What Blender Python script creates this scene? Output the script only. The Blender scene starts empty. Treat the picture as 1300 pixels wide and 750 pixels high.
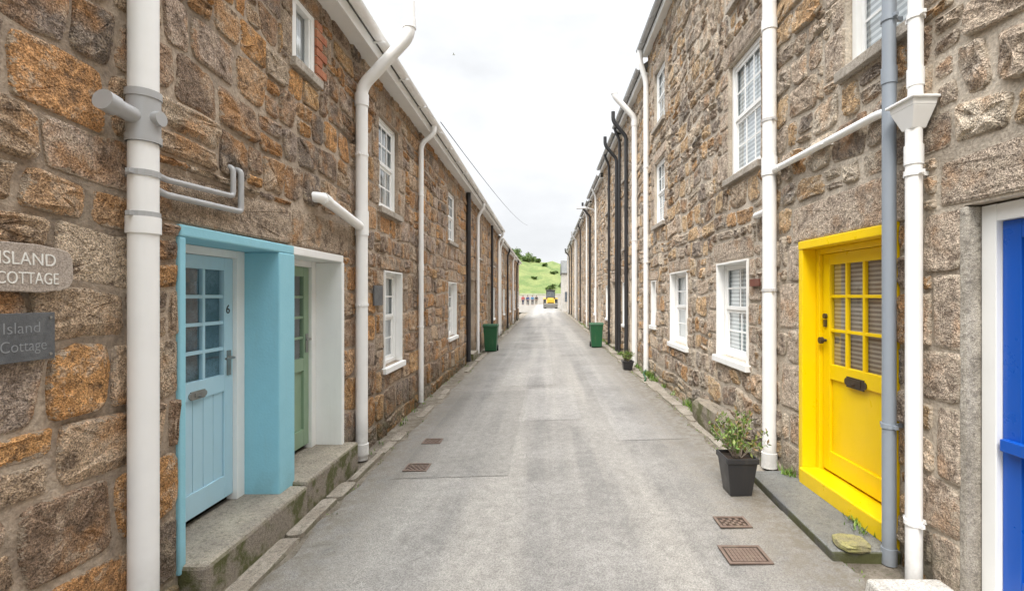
import bpy, math, random
from mathutils import Vector, Matrix
R = random.Random(11)
scene = bpy.context.scene
coll = scene.collection
AL, AR = 2.05, 2.2
def zg(x): return -0.0121 + 0.0282*max(-2.4, min(2.5, x))
# ------------------------------------------------------------ materials
def newmat(name):
    m = bpy.data.materials.new(name); m.use_nodes = True
    nt = m.node_tree; b = nt.nodes["Principled BSDF"]
    return m, nt, b
def noise(nt, scale, detail=4, rough=0.55, vec=None):
    n = nt.nodes.new("ShaderNodeTexNoise")
    n.inputs["Scale"].default_value = scale; n.inputs["Detail"].default_value = detail
    n.inputs["Roughness"].default_value = rough
    if vec is not None: nt.links.new(vec, n.inputs["Vector"])
    return n.outputs["Fac"]
def mapr(nt, src, a, b, c=0.0, d=1.0):
    n = nt.nodes.new("ShaderNodeMapRange"); n.clamp = True
    nt.links.new(src, n.inputs["Value"])
    n.inputs["From Min"].default_value = a; n.inputs["From Max"].default_value = b
    n.inputs["To Min"].default_value = c; n.inputs["To Max"].default_value = d
    return n.outputs["Result"]
def math_(nt, op, a, b):
    n = nt.nodes.new("ShaderNodeMath"); n.operation = op
    for i, s in enumerate((a, b)):
        if isinstance(s, (int, float)): n.inputs[i].default_value = s
        else: nt.links.new(s, n.inputs[i])
    return n.outputs[0]
def mix(nt, fac, a, b, mode='MIX'):
    n = nt.nodes.new("ShaderNodeMix"); n.data_type = 'RGBA'; n.blend_type = mode
    for key, s in ((0, fac), (6, a), (7, b)):
        if isinstance(s, (int, float)): n.inputs[key].default_value = s
        elif isinstance(s, tuple): n.inputs[key].default_value = (s[0], s[1], s[2], 1)
        else: nt.links.new(s, n.inputs[key])
    return n.outputs[2]
def posn(nt, sc=None):
    g = nt.nodes.new("ShaderNodeNewGeometry")
    if sc is None: return g.outputs["Position"]
    m = nt.nodes.new("ShaderNodeMapping"); m.inputs["Scale"].default_value = sc
    nt.links.new(g.outputs["Position"], m.inputs["Vector"])
    return m.outputs["Vector"]
def grey(nt, v):
    n = nt.nodes.new("ShaderNodeCombineColor")
    for i in range(3): nt.links.new(v, n.inputs[i])
    return n.outputs[0]
def bump(nt, b, h, dist=0.01, strength=0.6):
    n = nt.nodes.new("ShaderNodeBump"); n.inputs["Distance"].default_value = dist
    n.inputs["Strength"].default_value = strength
    nt.links.new(h, n.inputs["Height"]); nt.links.new(n.outputs[0], b.inputs["Normal"])
def zpos(nt):
    g = nt.nodes.new("ShaderNodeNewGeometry"); s = nt.nodes.new("ShaderNodeSeparateXYZ")
    nt.links.new(g.outputs["Position"], s.inputs[0]); return s.outputs
def stone_mat(name, thr, rust, mort, pale, dark, dk, stf):
    m, nt, b = newmat(name)
    p = posn(nt)
    at = nt.nodes.new("ShaderNodeAttribute"); at.attribute_name = "Col"
    n1 = noise(nt, 3.6, 3, 0.62, p); n2 = noise(nt, 26, 4, 0.72, p); n3 = noise(nt, 130, 2, 0.6, p)
    n4 = noise(nt, 8, 5, 0.7, p)
    c = mix(nt, 1.0, at.outputs["Color"], grey(nt, mapr(nt, n2, 0.3, 0.7, 0.55, 1.42)), 'MULTIPLY')
    c = mix(nt, mapr(nt, n1, 0.51, 0.66, 0, rust), c, (0.54, 0.27, 0.10))
    c = mix(nt, mapr(nt, n4, 0.53, 0.63, 0, 0.68), c, pale)
    c = mix(nt, mapr(nt, n4, 0.46, 0.35, 0, dk), c, dark)
    c = mix(nt, 1.0, c, grey(nt, mapr(nt, n3, 0.32, 0.68, 0.42, 1.5)), 'MULTIPLY')
    st = noise(nt, 1.0, 4, 0.65, posn(nt, (2.2, 2.2, 0.55)))
    c = mix(nt, mapr(nt, st, 0.55, 0.70, 0, stf), c, (0.11, 0.095, 0.08))
    sm = noise(nt, 11, 5, 0.75, posn(nt, (1, 1, 1.3)))
    sme = math_(nt, 'ADD', sm, math_(nt, 'MULTIPLY', at.outputs["Alpha"], 0.20))
    c = mix(nt, mapr(nt, sme, thr, thr+0.04, 0, 0.9), c, mix(nt, 1.0, mort, grey(nt, mapr(nt, n2, .3, .7, .7, 1.2)), 'MULTIPLY'))
    zz = zpos(nt)[2]
    mo = math_(nt, 'MULTIPLY', mapr(nt, zz, 0.0, 0.5, 1, 0), mapr(nt, n4, 0.4, 0.6, 0.15, 0.85))
    c = mix(nt, mo, c, (0.075, 0.08, 0.04))
    nt.links.new(c, b.inputs["Base Color"]); b.inputs["Roughness"].default_value = 0.92
    b.inputs["Specular IOR Level"].default_value = 0.25
    h = math_(nt, 'ADD', math_(nt, 'MULTIPLY', n2, 1.0), math_(nt, 'MULTIPLY', n3, 0.3))
    h = math_(nt, 'ADD', h, math_(nt, 'MULTIPLY', n4, 2.0))
    bump(nt, b, h, 0.045, 0.95)
    return m
def mortar_mat(name, c1, c2):
    m, nt, b = newmat(name); p = posn(nt)
    n1 = noise(nt, 4, 4, 0.6, p); n2 = noise(nt, 50, 3, 0.6, p); nl = noise(nt, 1.6, 3, 0.5, p)
    c = mix(nt, mapr(nt, n1, 0.35, 0.65), c1, c2)
    c = mix(nt, mapr(nt, nl, 0.48, 0.66, 0, .65), c, (0.16, 0.125, 0.09))
    c = mix(nt, 1.0, c, grey(nt, mapr(nt, n2, 0.3, 0.7, 0.7, 1.25)), 'MULTIPLY')
    zz = zpos(nt)[2]
    c = mix(nt, mapr(nt, zz, 0.0, 0.45, 0.7, 0), c, (0.08, 0.08, 0.045))
    nt.links.new(c, b.inputs["Base Color"]); b.inputs["Roughness"].default_value = 0.95
    bump(nt, b, n2, 0.012, 0.8)
    return m
def paint(name, col, rough=0.4, dirt=0.25, bmp=0.15, dz=0.0):
    m, nt, b = newmat(name); p = posn(nt)
    n1 = noise(nt, 6, 4, 0.6, p); n2 = noise(nt, 60, 3, 0.6, p)
    st = noise(nt, 1.0, 4, 0.65, posn(nt, (9, 9, 1.2)))
    d = tuple(x*0.55+0.02 for x in col)
    c = mix(nt, mapr(nt, n1, 0.45, 0.75, 0, dirt), col, d)
    c = mix(nt, mapr(nt, st, 0.55, 0.8, 0, dirt*1.2), c, (0.25, 0.21, 0.15))
    if dz > 0:
        zz = zpos(nt)[2]
        mo = math_(nt, 'MULTIPLY', mapr(nt, zz, 0.0, 0.45, dz, 0), mapr(nt, n1, 0.35, 0.6, 0.1, 1))
        c = mix(nt, mo, c, (0.14, 0.12, 0.08))
    nt.links.new(c, b.inputs["Base Color"])
    nt.links.new(mapr(nt, n1, 0.3, 0.7, rough*0.8, min(1, rough*1.3)), b.inputs["Roughness"])
    bump(nt, b, n2, 0.004, bmp)
    return m
def rockmat(name, c1, c2, c3, sc=1.0, bd=0.012, moss=0.0, rough=0.9):
    m, nt, b = newmat(name); p = posn(nt)
    n1 = noise(nt, 4*sc, 4, 0.6, p); n2 = noise(nt, 30*sc, 4, 0.6, p); n3 = noise(nt, 170*sc, 2, 0.6, p)
    c = mix(nt, mapr(nt, n1, 0.4, 0.62), c1, c2)
    c = mix(nt, mapr(nt, n2, 0.5, 0.68, 0, .7), c, c3)
    c = mix(nt, 1.0, c, grey(nt, mapr(nt, n3, 0.3, 0.7, 0.6, 1.4)), 'MULTIPLY')
    if moss:
        g = nt.nodes.new("ShaderNodeNewGeometry"); s = nt.nodes.new("ShaderNodeSeparateXYZ")
        nt.links.new(g.outputs["Normal"], s.inputs[0])
        f = math_(nt, 'MULTIPLY', mapr(nt, s.outputs[2], 0.1, 0.7, moss, moss*0.15), mapr(nt, n1, 0.42, 0.56))
        c = mix(nt, f, c, (0.085, 0.09, 0.025))
    nt.links.new(c, b.inputs["Base Color"]); b.inputs["Roughness"].default_value = rough
    bump(nt, b, math_(nt, 'ADD', n2, math_(nt, 'MULTIPLY', n3, 0.4)), bd, 0.7)
    return m
def asphalt(name, base):
    m, nt, b = newmat(name); p = posn(nt)
    n3 = noise(nt, 110, 2, 0.7, p); n1 = noise(nt, 0.9, 4, 0.65, p); n2 = noise(nt, 12, 4, 0.65, p)
    bd = noise(nt, 1.0, 4, 0.55, posn(nt, (1.9, 0.08, 1)))
    vo = nt.nodes.new("ShaderNodeTexVoronoi"); vo.inputs["Scale"].default_value = 150
    nt.links.new(p, vo.inputs["Vector"])
    c = mix(nt, mapr(nt, n1, 0.38, 0.62), tuple(x*0.78 for x in base), tuple(x*1.08 for x in base))
    c = mix(nt, mapr(nt, bd, 0.42, 0.60, 0.0, 0.7), c, tuple(x*1.38 for x in (base[0], base[1]*.985, base[2]*.95)))
    c = mix(nt, 1.0, c, grey(nt, mapr(nt, n2, 0.3, 0.7, 0.84, 1.12)), 'MULTIPLY')
    c = mix(nt, 1.0, c, grey(nt, mapr(nt, vo.outputs["Color"], 0.0, 1.0, 0.62, 1.38)), 'MULTIPLY')
    x = zpos(nt)[0]
    ex = math_(nt, 'ABSOLUTE', x, 0)
    c = mix(nt, math_(nt, 'MULTIPLY', mapr(nt, ex, 1.1, 1.75, 0, .9), mapr(nt, n2, .35, .6, .2, 1)), c, (0.15, 0.128, 0.095))
    wv = nt.nodes.new("ShaderNodeVectorMath"); wv.operation = 'ADD'
    nz = nt.nodes.new("ShaderNodeTexNoise"); nz.inputs["Scale"].default_value = 2.0; nt.links.new(p, nz.inputs["Vector"])
    nt.links.new(p, wv.inputs[0]); nt.links.new(nz.outputs["Color"], wv.inputs[1])
    v2 = nt.nodes.new("ShaderNodeTexVoronoi"); v2.feature = 'DISTANCE_TO_EDGE'; v2.inputs["Scale"].default_value = 0.45
    nt.links.new(wv.outputs[0], v2.inputs["Vector"])
    ck = math_(nt, 'MULTIPLY', mapr(nt, v2.outputs["Distance"], 0.0, 0.006, 1, 0), mapr(nt, n1, .5, .6, 0, .5))
    c = mix(nt, ck, c, (0.08, 0.075, 0.065))
    nt.links.new(c, b.inputs["Base Color"]); b.inputs["Roughness"].default_value = 0.85
    bump(nt, b, math_(nt, 'ADD', n3, vo.outputs["Distance"]), 0.006, 0.5)
    return m
M = {}
M['stoneL'] = stone_mat("granite_rubble_brown", 0.675, 0.65, (0.48, 0.385, 0.29), (0.60, 0.47, 0.35), (0.14, 0.095, 0.065), 0.75, 0.4)
M['stoneR'] = stone_mat("granite_rubble_buff", 0.64, 0.42, (0.58, 0.49, 0.385), (0.64, 0.53, 0.41), (0.17, 0.125, 0.09), 0.75, 0.5)
M['mortL'] = mortar_mat("mortar_brown", (0.36, 0.28, 0.21), (0.48, 0.39, 0.30))
M['mortR'] = mortar_mat("mortar_lime", (0.48, 0.41, 0.33), (0.60, 0.525, 0.43))
M['white'] = paint("white_paint", (0.86, 0.86, 0.84), 0.4, 0.08)
M['wpipe'] = paint("white_plastic", (0.88, 0.875, 0.86), 0.35, 0.07, 0.05, 0.5)
M['gpipe'] = paint("grey_plastic", (0.42, 0.42, 0.42), 0.4, 0.2, 0.05)
M['slatepipe'] = paint("blue_grey_pipe_paint", (0.27, 0.305, 0.35), 0.4, 0.15, 0.05, .4)
M['lgpipe'] = paint("pale_grey_plastic", (0.55, 0.54, 0.53), 0.4, 0.2, 0.05)
M['black'] = paint("black_paint", (0.03, 0.03, 0.033), 0.35, 0.1, 0.05)
M['lblue'] = paint("light_blue_masonry_paint", (0.27, 0.57, 0.68), 0.6, 0.1, 0.5, 0.3)
M['dblue'] = paint("pale_blue_door_paint", (0.44, 0.66, 0.77), 0.35, 0.06, 0.1)
M['dgreen'] = paint("sage_green_door_paint", (0.25, 0.36, 0.24), 0.4, 0.1, 0.1)
M['yellow'] = paint("yellow_gloss_paint", (0.88, 0.60, 0.0), 0.33, 0.05, 0.3, 0.1)
M['rblue'] = paint("royal_blue_gloss_paint", (0.004, 0.085, 0.44), 0.3, 0.03, 0.1)
M['grn'] = paint("green_bin_plastic", (0.015, 0.10, 0.038), 0.4, 0.2, 0.1)
M['brass'] = paint("dark_bronze", (0.05, 0.035, 0.025), 0.35, 0.2, 0.1)
M['steel'] = paint("worn_steel", (0.35, 0.34, 0.32), 0.35, 0.3, 0.1); M['steel'].node_tree.nodes["Principled BSDF"].inputs["Metallic"].default_value = 0.8
M['rust'] = paint("rusty_iron", (0.165, 0.115, 0.09), 0.75, 0.5, 0.6)
M['redbrown'] = paint("red_brown_plaque", (0.18, 0.065, 0.045), 0.5, 0.2, 0.2)
M['asph'] = asphalt("worn_asphalt", (0.235, 0.225, 0.21))
M['asph2'] = asphalt("patched_asphalt", (0.26, 0.25, 0.236))
M['asph3'] = asphalt("dark_patched_asphalt", (0.20, 0.192, 0.18))
M['kerb'] = rockmat("kerb_granite", (0.25, 0.215, 0.17), (0.35, 0.31, 0.26), (0.12, 0.105, 0.08), 1, 0.012, 0.5)
M['sill'] = rockmat("granite_sill", (0.35, 0.31, 0.26), (0.45, 0.40, 0.34), (0.19, 0.16, 0.13), 1, 0.01, 0)
M['conc'] = rockmat("pebbly_concrete", (0.27, 0.235, 0.19), (0.39, 0.34, 0.275), (0.13, 0.11, 0.08), 1.5, 0.016, 0.95)
M['render'] = rockmat("cement_render", (0.44, 0.42, 0.38), (0.55, 0.52, 0.48), (0.32, 0.3, 0.27), 0.6, 0.006, 0)
M['roughrender'] = rockmat("stained_cement_render", (0.30, 0.27, 0.225), (0.46, 0.42, 0.36), (0.15, 0.13, 0.11), 1.2, 0.02, 0)
M['slate'] = rockmat("slate", (0.12, 0.123, 0.125), (0.18, 0.18, 0.178), (0.085, 0.085, 0.085), 0.8, 0.008, 0.9, 0.6)
M['signslate'] = rockmat("sign_slate", (0.095, 0.10, 0.107), (0.13, 0.135, 0.14), (0.07, 0.072, 0.078), 2, 0.003, 0, 0.5)
M['roof'] = rockmat("roof_slates", (0.09, 0.095, 0.10), (0.14, 0.14, 0.14), (0.2, 0.19, 0.12), 0.7, 0.02, 0)
M['lichen'] = rockmat("lichen_stone", (0.27, 0.24, 0.13), (0.36, 0.33, 0.13), (0.12, 0.105, 0.07), 3, 0.012, 0.5)
M['gran'] = rockmat("mossy_granite", (0.24, 0.205, 0.16), (0.33, 0.28, 0.22), (0.10, 0.085, 0.06), 1.2, 0.02, 0.9)
M['dwood'] = rockmat("driftwood", (0.37, 0.31, 0.26), (0.45, 0.385, 0.33), (0.32, 0.26, 0.215), 1, 0.003, 0, .7)
M['brick'] = rockmat("red_brick", (0.42, 0.15, 0.08), (0.5, 0.22, 0.12), (0.3, 0.12, 0.08), 2, 0.006, 0)
M['dirt'] = rockmat("gutter_dirt", (0.15, 0.125, 0.095), (0.25, 0.215, 0.17), (0.09, 0.085, 0.045), 2, 0.02, 0)
M['soil'] = rockmat("soil", (0.04, 0.03, 0.02), (0.06, 0.04, 0.03), (0.02, 0.02, 0.015), 3, 0.02, 0)
M['grass'] = rockmat("hill_grass", (0.10, 0.15, 0.035), (0.18, 0.21, 0.065), (0.07, 0.10, 0.028), 0.06, 0.4, 0)
M['plain'] = rockmat("earth_ground", (0.12, 0.13, 0.08), (0.17, 0.17, 0.11), (0.1, 0.11, 0.06), 0.05, 0.1, 0)
M['farwall'] = rockmat("pale_stone_wall", (0.42, 0.39, 0.34), (0.52, 0.49, 0.44), (0.28, 0.25, 0.21), 0.6, 0.03, 0)
M['txtw'] = paint("white_lettering", (0.78, 0.76, 0.71), 0.6, 0.05, 0.05)
M['txtg'] = paint("grey_lettering", (0.26, 0.27, 0.28), 0.6, 0.1, 0.05)
M['ygreen'] = paint("yellow_machine_paint", (0.60, 0.38, 0.03), 0.35, 0.3, 0.05)
M['tyre'] = paint("rubber", (0.02, 0.02, 0.02), 0.8, 0.2, 0.1)
M['cable'] = paint("cable_black", (0.02, 0.02, 0.02), 0.6, 0.1, 0.0)
def leafmat(name):
    m, nt, b = newmat(name)
    oi = nt.nodes.new("ShaderNodeAttribute"); oi.attribute_name = "Col"
    nt.links.new(oi.outputs["Color"], b.inputs["Base Color"])
    b.inputs["Roughness"].default_value = 0.55
    return m
M['leaf'] = leafmat("leaves")
def glassmat():
    m, nt, b = newmat("window_glass")
    nt.nodes.remove(b); out = nt.nodes["Material Output"]
    g = nt.nodes.new("ShaderNodeBsdfGlossy"); g.inputs["Roughness"].default_value = 0.03
    g.inputs["Color"].default_value = (0.95, 0.97, 1, 1)
    t = nt.nodes.new("ShaderNodeBsdfTransparent"); t.inputs["Color"].default_value = (0.92, 0.95, 0.95, 1)
    f = nt.nodes.new("ShaderNodeLayerWeight"); f.inputs["Blend"].default_value = 0.5
    fc = math_(nt, 'POWER', f.outputs["Facing"], 3.0)
    fc = mapr(nt, fc, 0, 1, 0.07, 0.9)
    nz = nt.nodes.new("ShaderNodeTexNoise"); nz.inputs["Scale"].default_value = 4.0
    bp = nt.nodes.new("ShaderNodeBump"); bp.inputs["Distance"].default_value = 0.004; bp.inputs["Strength"].default_value = 0.3
    nt.links.new(posn(nt), nz.inputs["Vector"]); nt.links.new(nz.outputs["Fac"], bp.inputs["Height"])
    nt.links.new(bp.outputs[0], g.inputs["Normal"])
    x = nt.nodes.new("ShaderNodeMixShader")
    nt.links.new(fc, x.inputs[0]); nt.links.new(t.outputs[0], x.inputs[1]); nt.links.new(g.outputs[0], x.inputs[2])
    nt.links.new(x.outputs[0], out.inputs["Surface"])
    return m
M['glass'] = glassmat()
def blindmat(name, c1, c2, sc):
    m, nt, b = newmat(name)
    z = zpos(nt)[2]
    s = math_(nt, 'SINE', math_(nt, 'MULTIPLY', z, sc), 0)
    c = mix(nt, mapr(nt, s, -0.2, 0.5), c1, c2)
    nt.links.new(c, b.inputs["Base Color"]); b.inputs["Roughness"].default_value = 0.8
    return m
M['blindw'] = blindmat("white_slatted_blind", (0.48, 0.50, 0.52), (0.84, 0.85, 0.86), 130)
M['blindb'] = blindmat("brown_slatted_blind", (0.22, 0.165, 0.13), (0.45, 0.38, 0.31), 190)
M['dark'] = rockmat("interior_with_sky_reflection", (0.07, 0.085, 0.10), (0.16, 0.18, 0.20), (0.04, 0.05, 0.06), 1.2, 0.001, 0)  # dim room backing, raised to grey-blue to imitate sky reflected in the panes
M['darkblue'] = rockmat("blue_reflection_backing", (0.05, 0.10, 0.14), (0.12, 0.20, 0.26), (0.03, 0.06, 0.08), 1.2, 0.001, 0)  # bluish reflection of the door panes, put into the backing colour
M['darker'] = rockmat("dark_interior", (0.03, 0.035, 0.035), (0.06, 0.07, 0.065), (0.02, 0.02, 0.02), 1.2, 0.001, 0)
M['curtain'] = blindmat("net_curtain", (0.62, 0.63, 0.64), (0.7, 0.7, 0.7), 8)
# ------------------------------------------------------------ mesh builder
WL = {}
class MB:
    def __init__(s): s.v = []; s.f = []; s.m = []; s.c = []
    def quad(s, a, b, c, d, mi=0):
        i = len(s.v); s.v += [a, b, c, d]; s.f.append((i, i+1, i+2, i+3)); s.m.append(mi)
    def box(s, x0, x1, y0, y1, z0, z1, mi=0):
        if x0 > x1: x0, x1 = x1, x0
        if y0 > y1: y0, y1 = y1, y0
        if z0 > z1: z0, z1 = z1, z0
        i = len(s.v)
        s.v += [(x0,y0,z0),(x1,y0,z0),(x1,y1,z0),(x0,y1,z0),(x0,y0,z1),(x1,y0,z1),(x1,y1,z1),(x0,y1,z1)]
        for q in ((0,3,2,1),(4,5,6,7),(0,1,5,4),(1,2,6,5),(2,3,7,6),(3,0,4,7)):
            s.f.append(tuple(i+k for k in q)); s.m.append(mi)
    def prism(s, bot, top, mi=0):
        n = len(bot); i = len(s.v); s.v += list(bot)+list(top)
        s.f.append(tuple(i+k for k in reversed(range(n)))); s.m.append(mi)
        s.f.append(tuple(i+n+k for k in range(n))); s.m.append(mi)
        for k in range(n):
            k2 = (k+1) % n; s.f.append((i+k, i+k2, i+n+k2, i+n+k)); s.m.append(mi)
    def sweep(s, pts, r, n=14, mi=0, fillet=0.0, cap=True):
        P = [Vector(p) for p in pts]
        if fillet > 0 and len(P) > 2:
            Q = [P[0]]
            for k in range(1, len(P)-1):
                a = P[k-1]-P[k]; b = P[k+1]-P[k]
                fa = min(fillet, a.length*0.45); fb = min(fillet, b.length*0.45)
                A = P[k]+a.normalized()*fa; B = P[k]+b.normalized()*fb
                for t in (0, .25, .5, .75, 1): Q.append(A*(1-t)**2+P[k]*2*t*(1-t)+B*t*t)
            Q.append(P[-1]); P = Q
        up = None; base = len(s.v); L = len(P)
        for k, p in enumerate(P):
            if k == 0: t = P[1]-P[0]
            elif k == L-1: t = P[-1]-P[-2]
            else: t = (P[k+1]-P[k]).normalized()+(P[k]-P[k-1]).normalized()
            t.normalize()
            if up is None:
                up = Vector((0, 0, 1)) if abs(t.z) < 0.9 else Vector((1, 0, 0))
            a = (up-t*up.dot(t)).normalized(); up = a; b = t.cross(a)
            for j in range(n):
                an = 2*math.pi*j/n
                s.v.append(tuple(p+a*math.cos(an)*r+b*math.sin(an)*r))
        for k in range(L-1):
            for j in range(n):
                j2 = (j+1) % n
                s.f.append((base+k*n+j, base+k*n+j2, base+(k+1)*n+j2, base+(k+1)*n+j)); s.m.append(mi)
        if cap:   # caps on their own vertices so the tube keeps clean smooth normals
            e = len(s.v); s.v += s.v[base:base+n]+s.v[base+(L-1)*n:base+L*n]
            s.f.append(tuple(e+j for j in reversed(range(n)))); s.m.append(mi)
            s.f.append(tuple(e+n+j for j in range(n))); s.m.append(mi)
    def cyl(s, a, b, r, n=16, mi=0): s.sweep([a, b], r, n, mi)
    def obj(s, name, mats, parent=None, bevel=0, smooth=False, label=None, cat=None, kind=None, group=None, origin=None):
        if origin is None:
            xs = [v[0] for v in s.v]; ys = [v[1] for v in s.v]; zs = [v[2] for v in s.v]
            origin = ((min(xs)+max(xs))/2, (min(ys)+max(ys))/2, min(zs))
        o = Vector(origin)
        me = bpy.data.meshes.new(name)
        me.from_pydata([(v[0]-o.x, v[1]-o.y, v[2]-o.z) for v in s.v], [], s.f)
        for m in mats: me.materials.append(M[m] if isinstance(m, str) else m)
        if len(mats) > 1: me.polygons.foreach_set("material_index", s.m)
        if smooth: me.polygons.foreach_set("use_smooth", [len(f) <= 4 for f in s.f])
        if s.c:
            at = me.color_attributes.new("Col", 'FLOAT_COLOR', 'POINT')
            at.data.foreach_set("color", [x for c in s.c for x in (c[0], c[1], c[2], c[3] if len(c) > 3 else 1.0)])
        me.update()
        ob = bpy.data.objects.new(name, me); coll.objects.link(ob)
        place(ob, o, parent)
        if bevel:
            bm = ob.modifiers.new("bevel", 'BEVEL'); bm.width = bevel; bm.segments = 2; bm.limit_method = 'ANGLE'
        tag(ob, label, cat, kind, group)
        return ob
def place(ob, o, parent):
    o = Vector(o); WL[ob.name] = o
    if parent is not None:
        ob.parent = parent; ob.location = o-WL[parent.name]
    else: ob.location = o
def tag(ob, label=None, cat=None, kind=None, group=None):
    if label: ob["label"] = label
    if cat: ob["category"] = cat
    if kind: ob["kind"] = kind
    if group: ob["group"] = group
def empty(name, loc, parent=None, **kw):
    e = bpy.data.objects.new(name, None); e.empty_display_size = 0.2; coll.objects.link(e)
    place(e, loc, parent); tag(e, **kw); return e
def X(s, w): return s*((AL if s < 0 else AR)-w)
def wbox(mb, s, w0, w1, d0, d1, z0, z1, mi=0): mb.box(X(s, w0), X(s, w1), d0, d1, z0, z1, mi)
def pane(par, s, w, d0, d1, z0, z1):
    g = MB(); q = [(X(s, w), d0, z0), (X(s, w), d1, z0), (X(s, w), d1, z1), (X(s, w), d0, z1)]
    g.quad(*(q if s < 0 else q[::-1])); g.obj("glass", ["glass"], par)
def text_obj(body, size, mat, origin, side, name, parent, ext=0.0015, bold=0.0, width=None):
    cu = bpy.data.curves.new("t", 'FONT'); cu.body = body; cu.size = size; cu.extrude = ext; cu.offset = bold
    t = bpy.data.objects.new("t", cu); coll.objects.link(t)
    bpy.context.view_layer.update()
    me = bpy.data.meshes.new_from_object(t.evaluated_get(bpy.context.evaluated_depsgraph_get()))
    bpy.data.objects.remove(t)
    if width:
        xs = [v.co.x for v in me.vertices]; x0 = min(xs); k = width/(max(xs)-x0)
        for v in me.vertices: v.co.x = (v.co.x-x0)*k
    if side < 0: mt = Matrix(((0, 0, 1), (1, 0, 0), (0, 1, 0))).to_4x4()
    else: mt = Matrix(((0, 0, -1), (-1, 0, 0), (0, 1, 0))).to_4x4()
    me.transform(mt); me.materials.clear(); me.materials.append(M[mat])
    ob = bpy.data.objects.new(name, me); coll.objects.link(ob); place(ob, origin, parent); return ob
# ------------------------------------------------------------ specification
LH = [dict(d=(-3, 3.90), e=4.38, win=[(0.3, 1.1, 2.8, 3.96, 2, 2, 'dark', 0)], dr=[], lab="brown granite cottage with pale blue door and white drainpipe"),
      dict(d=(3.90, 7.7), e=4.38, win=[(3.92, 4.30, 3.62, 4.16, 1, 0, 'curtain', 0), (5.96, 6.74, 2.80, 3.96, 3, 2, 'curtain', 0), (6.12, 6.88, 0.78, 2.02, 2, 2, 'curtain', 1)], dr=[], lab="brown granite cottage with sage green door and white sash windows"),
      dict(d=(7.7, 12.4), e=4.38, win=[(10.2, 11.1, 2.87, 3.96, 3, 2, 'curtain', 0), (10.2, 11.1, 0.8, 1.99, 2, 2, 'curtain', 1)], dr=[], lab="brown granite cottage with two white sash windows"),
      dict(d=(12.4, 16.6), e=4.38, win=[(14.6, 15.4, 2.87, 3.96, 2, 2, 'dark', 0)], dr=[(13.0, 13.9, 'white')], lab="brown granite cottage with black drainpipe and white door"),
      dict(d=(16.6, 21), e=4.38, win=[(18.6, 19.4, 2.87, 3.96, 2, 2, 'dark', 0), (18.6, 19.4, 0.8, 2.0, 2, 2, 'dark', 1)], dr=[(17.1, 17.95, 'dgreen')], lab="brown granite cottage at the end of the taller terrace")]
for k, d in enumerate((21, 25.2, 29.4, 33.6)):
    LH.append(dict(d=(d, d+4.2), e=4.12, win=[(d+2.4, d+3.2, 2.7, 3.8, 2, 2, 'dark', 0), (d+2.4, d+3.2, .8, 2.0, 2, 2, 'dark', 1)], dr=[(d+0.6, d+1.45, ('white', 'rblue', 'white', 'dgreen')[k])], lab="small brown granite cottage with lower eaves"))
RH = [dict(d=(-3, 2.76), e=6.8, win=[(0.2, 1.0, 3.1, 4.4, 2, 2, 'dark', 0)], dr=[], lab="buff granite cottage with royal blue door"),
      dict(d=(2.76, 6.75), e=6.8, win=[(2.9, 3.54, 3.34, 4.45, 2, 2, 'blindw', 0), (4.93, 5.80, 3.08, 4.42, 3, 2, 'blindw', 0), (5.22, 6.16, 0.95, 2.10, 2, 2, 'blindw', 1), (4.95, 5.7, 5.1, 6.2, 2, 2, 'dark', 0)], dr=[], lab="buff granite cottage with bright yellow door and sash windows"),
      dict(d=(6.75, 10.3), e=6.8, win=[(7.45, 8.45, 0.9, 2.09, 2, 2, 'curtain', 1), (8.88, 9.72, 3.08, 4.32, 3, 2, 'blindw', 0), (8.88, 9.72, 5.0, 6.12, 2, 2, 'curtain', 0), (9.55, 9.95, 1.1, 2.0, 1, 1, 'dark', 1)], dr=[], lab="buff granite three storey cottage with white drainpipes"),
      dict(d=(10.3, 14.0), e=6.45, win=[(12.8, 13.6, 3.0, 4.2, 2, 2, 'curtain', 0), (12.8, 13.6, 4.9, 5.95, 2, 2, 'dark', 0), (12.8, 13.6, 0.9, 2.05, 2, 2, 'dark', 1)], dr=[(11.6, 12.5, 'white')], lab="buff granite three storey cottage with white door")]
es = [6.35, 6.15, 6.05, 5.98, 5.92, 5.86, 5.8]
d = 14.0
for k in range(7):
    L = (4.2, 4.4, 4.6, 4.8, 5.0, 5.4, 5.4)[k]
    RH.append(dict(d=(d, d+L), e=es[k], win=[(d+2.5, d+3.3, .9, 2.05, 2, 2, 'curtain', 1), (d+2.5, d+3.3, 3.0, 4.1, 2, 2, 'curtain', 0), (d+2.5, d+3.3, 4.6, 5.5, 2, 2, 'dark', 0)], dr=[(d+0.9, d+1.75, ('white', 'dblue', 'black', 'rblue', 'white', 'dgreen', 'white')[k])], lab="buff granite three storey cottage with dark drainpipes"))
    d += L
special = {-1: [(2.70, 4.87, -0.3, 2.10)], 1: [(3.02, 4.14, -0.3, 2.15), (1.35, 2.54, -0.3, 2.17)]}
def openings(s):
    o = list(special[s])
    for h in (LH if s < 0 else RH):
        o += [w[:4] for w in h['win']] + [(a, b, -0.3, 2.12) for a, b, c in h['dr']]
    return o
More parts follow.
